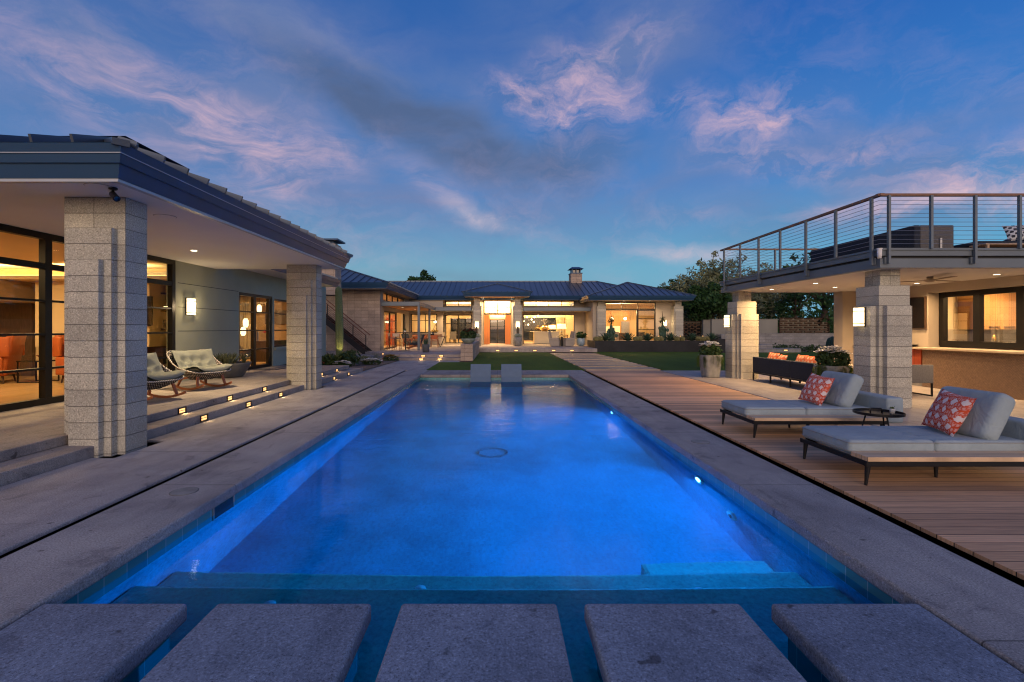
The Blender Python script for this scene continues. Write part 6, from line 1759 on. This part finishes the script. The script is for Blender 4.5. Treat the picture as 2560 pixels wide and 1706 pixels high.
for (x_, lab) in ((9.18,'globe pendant lamp in the kitchen, left one'),(10.25,'globe pendant lamp in the kitchen, right one')):
    t = thing('pendant_lamp', lab, 'pendant lamp', (x_,38.8,2.35), 0, 'globe pendants over the kitchen island')
    MB().cyl((0,0,.12),(0,0,1.2), .008, .008, 6).build('cord', MT['black_metal'], t)
    MB().lathe([(0,-.12),(.09,-.08),(.125,0),(.09,.08),(0,.12)], 16).build('globe', MT['bulb_globe'], t, smooth=True)
t = thing('pendant_lamp', 'white bowl pendant lamp behind the bay window of the breakfast room', 'pendant lamp', (-5.0,39.5,2.1))
MB().cyl((0,0,.1),(0,0,1.3), .008, .008, 6).build('cord', MT['black_metal'], t); MB().lathe([(0,-.10),(.16,-.08),(.22,0),(.06,.1)], 18).build('bowl', MT['bulb_globe'], t, smooth=True)
for (x_,y_,rz,lab) in ((-3.75,40.6,.2,'tan upholstered dining chair behind the glass left of the entry, left one'),(-2.5,40.6,-.2,'tan upholstered dining chair behind the glass left of the entry, right one'),(9.1,37.6,0,'tan dining chair in front of the kitchen island'),(11.0,37.4,.1,'tan dining chair behind the dark glass door of the kitchen')):
    t = thing('upholstered_chair', lab, 'dining chair', (x_,y_,TZ+.013), rz+pi, 'upholstered chairs indoors')
    MB().box(-.28,-.28,.36,.28,.28,.50).build('seat', MT['beige_up'], t, bevel=.02); MB().box(-.28,.22,.505,.28,.30,1.02).build('backrest', MT['beige_up'], t, bevel=.02)
    for (a,b) in ((-.24,-.24),(.24,-.24),(-.24,.24),(.24,.24)): MB().box(a-.02,b-.02,0,a+.02,b+.02,.359).build('leg', MT['walnut'], t)
t = thing('indoor_table', 'dark dining table behind the glass left of the entry', 'table', (-3.1,41.4,TZ+.013))
MB().box(-.9,-.45,.70,.9,.45,.76).build('top', MT['walnut'], t)
for s in (-.6,.6): MB().box(s-.05,-.3,0,s+.05,.3,.70).build('leg', MT['walnut'], t)

# ------------------------------------------------------------------ seen through the pool house glass
def wing_chair(label, x, y, rz):
    t = thing('wing_chair', label, 'armchair', (x,y,.253), rz, 'orange leather chairs in the pool house')
    MB().box(-.36,-.38,.18,.36,.36,.42).build('seat', MT['leather'], t, smooth=True, bevel=.05, seg=4)
    m = MB().box(-.36,-.07,-.46,.36,.07,.46); m.xf(Matrix.Translation((0,.36,.72)) @ Matrix.Rotation(radians(-10),4,'X')); m.build('backrest', MT['leather'], t, smooth=True, bevel=.06, seg=4)
    for s in (-.42,.34):
        MB().box(s,-.36,.20,s+.08,.32,.62).build('arm', MT['leather'], t, smooth=True, bevel=.03, seg=4); MB().box(s,.16,.625,s+.08,.44,1.10).build('wing', MT['leather'], t, smooth=True, bevel=.035, seg=4)
    for (a,b) in ((-.3,-.3),(.3,-.3),(-.3,.3),(.3,.3)): MB().cyl((a,b,0),(a*.9,b*.9,.18), .016, .024, 10).build('leg', MT['walnut'], t)
wing_chair('orange leather wing chair at the far left behind the glass', -12.05, 11.55, radians(-65))
wing_chair('orange leather chair partly hidden behind the front pillar', -10.05, 11.75, radians(70))
t = thing('side_table', 'small black framed side table between the orange chairs', 'table', (-11.15,11.75,.253))
MB().box(-.30,-.25,.50,.30,.25,.53).build('top', MT['tv'], t)
for (a,b) in ((-.28,-.23),(.28,-.23),(-.28,.23),(.28,.23)): MB().box(a-.012,b-.012,0,a+.012,b+.012,.499).build('leg', MT['black_metal'], t)
m = MB(); m.box(-.26,-.24,.0,.26,-.22,.02); m.box(-.26,.22,.0,.26,.24,.02); m.build('stretcher', MT['black_metal'], t)
t = thing('bowl', 'small red-brown footed bowl on the framed side table', 'bowl', (-11.0,11.7,.784))
MB().lathe([(.05,0),(.03,.04),(.12,.12),(.12,.13),(0,.07)], 18).build('dish', MT['rust'], t, smooth=True); MB().lathe([(.055,-.001),(.055,.008),(0,.008)], 16).build('foot', MT['rust'], t)
t = thing('floor_lamp', 'wide glowing shade of a floor lamp behind the glass double door', 'lamp', (-9.55,16.7,.253))
MB().cyl((0,0,0),(0,0,1.5), .02, .02, 12).build('stem', MT['teak_red'], t); MB().lathe([(.2,0),(.2,.03),(0,.03)], 24).build('base', MT['black_metal'], t)
MB().lathe([(.46,1.45),(.42,1.62),(.27,1.86)], 32).build('shade', MT['shade'], t, smooth=True); lamp('POINT', (0,0,1.62), 14, WARM2, t, size=.06)
for (x_,y_,z_,lab) in ((-8.9,17.1,1.75,'glowing oval lantern behind the right leaf of the glass door, upper'),(-9.2,17.5,1.45,'glowing square lantern behind the right leaf of the glass door, lower'),(-9.6,19.5,2.35,'glowing square lantern near the ceiling behind the pool house window')):
    t = thing('lantern', lab, 'lamp', (x_,y_,z_), 0, 'lanterns in the pool house')
    MB().lathe([(.05,-.16),(.09,-.08),(.09,.08),(.05,.16)], 16).build('shade', MT['diffuser'], t, smooth=True); MB().cyl((0,0,.16),(0,0,.9), .006, .006, 6).build('cord', MT['black_metal'], t)
t = thing('basket_chair', 'rounded tan woven chair behind the right leaf of the glass door', 'armchair', (-8.55,16.2,.253))
m = MB(); m.surf(lambda u, v: (.40*cos(2*pi*u)*(.8+.2*v), .40*sin(2*pi*u)*(.8+.2*v), .35+v*(.25+.45*max(0,-cos(2*pi*u-.4)))), 36, 8, True); m.build('shell', MT['beige_up'], t, smooth=True)
MB().lathe([(.36,.40),(.38,.46),(0,.50)], 24).build('cushion', MT['beige_up'], t, smooth=True)
for k in range(4): MB().cyl((.3*cos(k*1.57+.8),.3*sin(k*1.57+.8),0),(.26*cos(k*1.57+.8),.26*sin(k*1.57+.8),.38), .014, .018, 8).build('leg', MT['walnut'], t)
t = thing('sideboard', 'low dark sideboard behind the pool house window by the far pillar', 'cabinet', (-8.5,18.3,.253))
MB().box(-.3,-.9,.1,.3,.9,.82).build('case', MT['walnut'], t, bevel=.006); MB().box(-.32,-.92,.821,.32,.92,.85).build('top', MT['walnut'], t)
t = thing('flower_vase', 'glass vase of pink flowers on the dark sideboard by the window', 'vase', (-8.3,17.55,1.105))
MB().lathe([(.05,0),(.06,.03),(.05,.2),(.06,.22)], 16).build('vase', MT['white_pot'], t, smooth=True)
f = MB(); flowers(f, 60, (0,0,.22), (.17,.17,.16), .06); f.build('blossom', MT['petal_p'], t)
t = thing('shelf_unit', 'warm lit shelf unit with small objects behind the striped curtain', 'shelf', (-9.2,13.1,.253))
for k in range(6): MB().box(-.7,-.18,.3+.48*k,.7,.15,.34+.48*k).build('shelf', MT['walnut'], t)
MB().box(-.72,.151,.1,.72,.17,2.85).build('back', MT['white_up'], t)
for (a,b,h) in ((-.5,.82,.2),(.2,1.30,.24),(-.2,1.78,.18),(.4,.34,.25),(.45,1.78,.22)): MB().lathe([(.06,0),(.09,h*.5),(.04,h),(0,h)], 14, (a,-.03,b)).build('ornament', MT['pot_dark'], t, smooth=True)
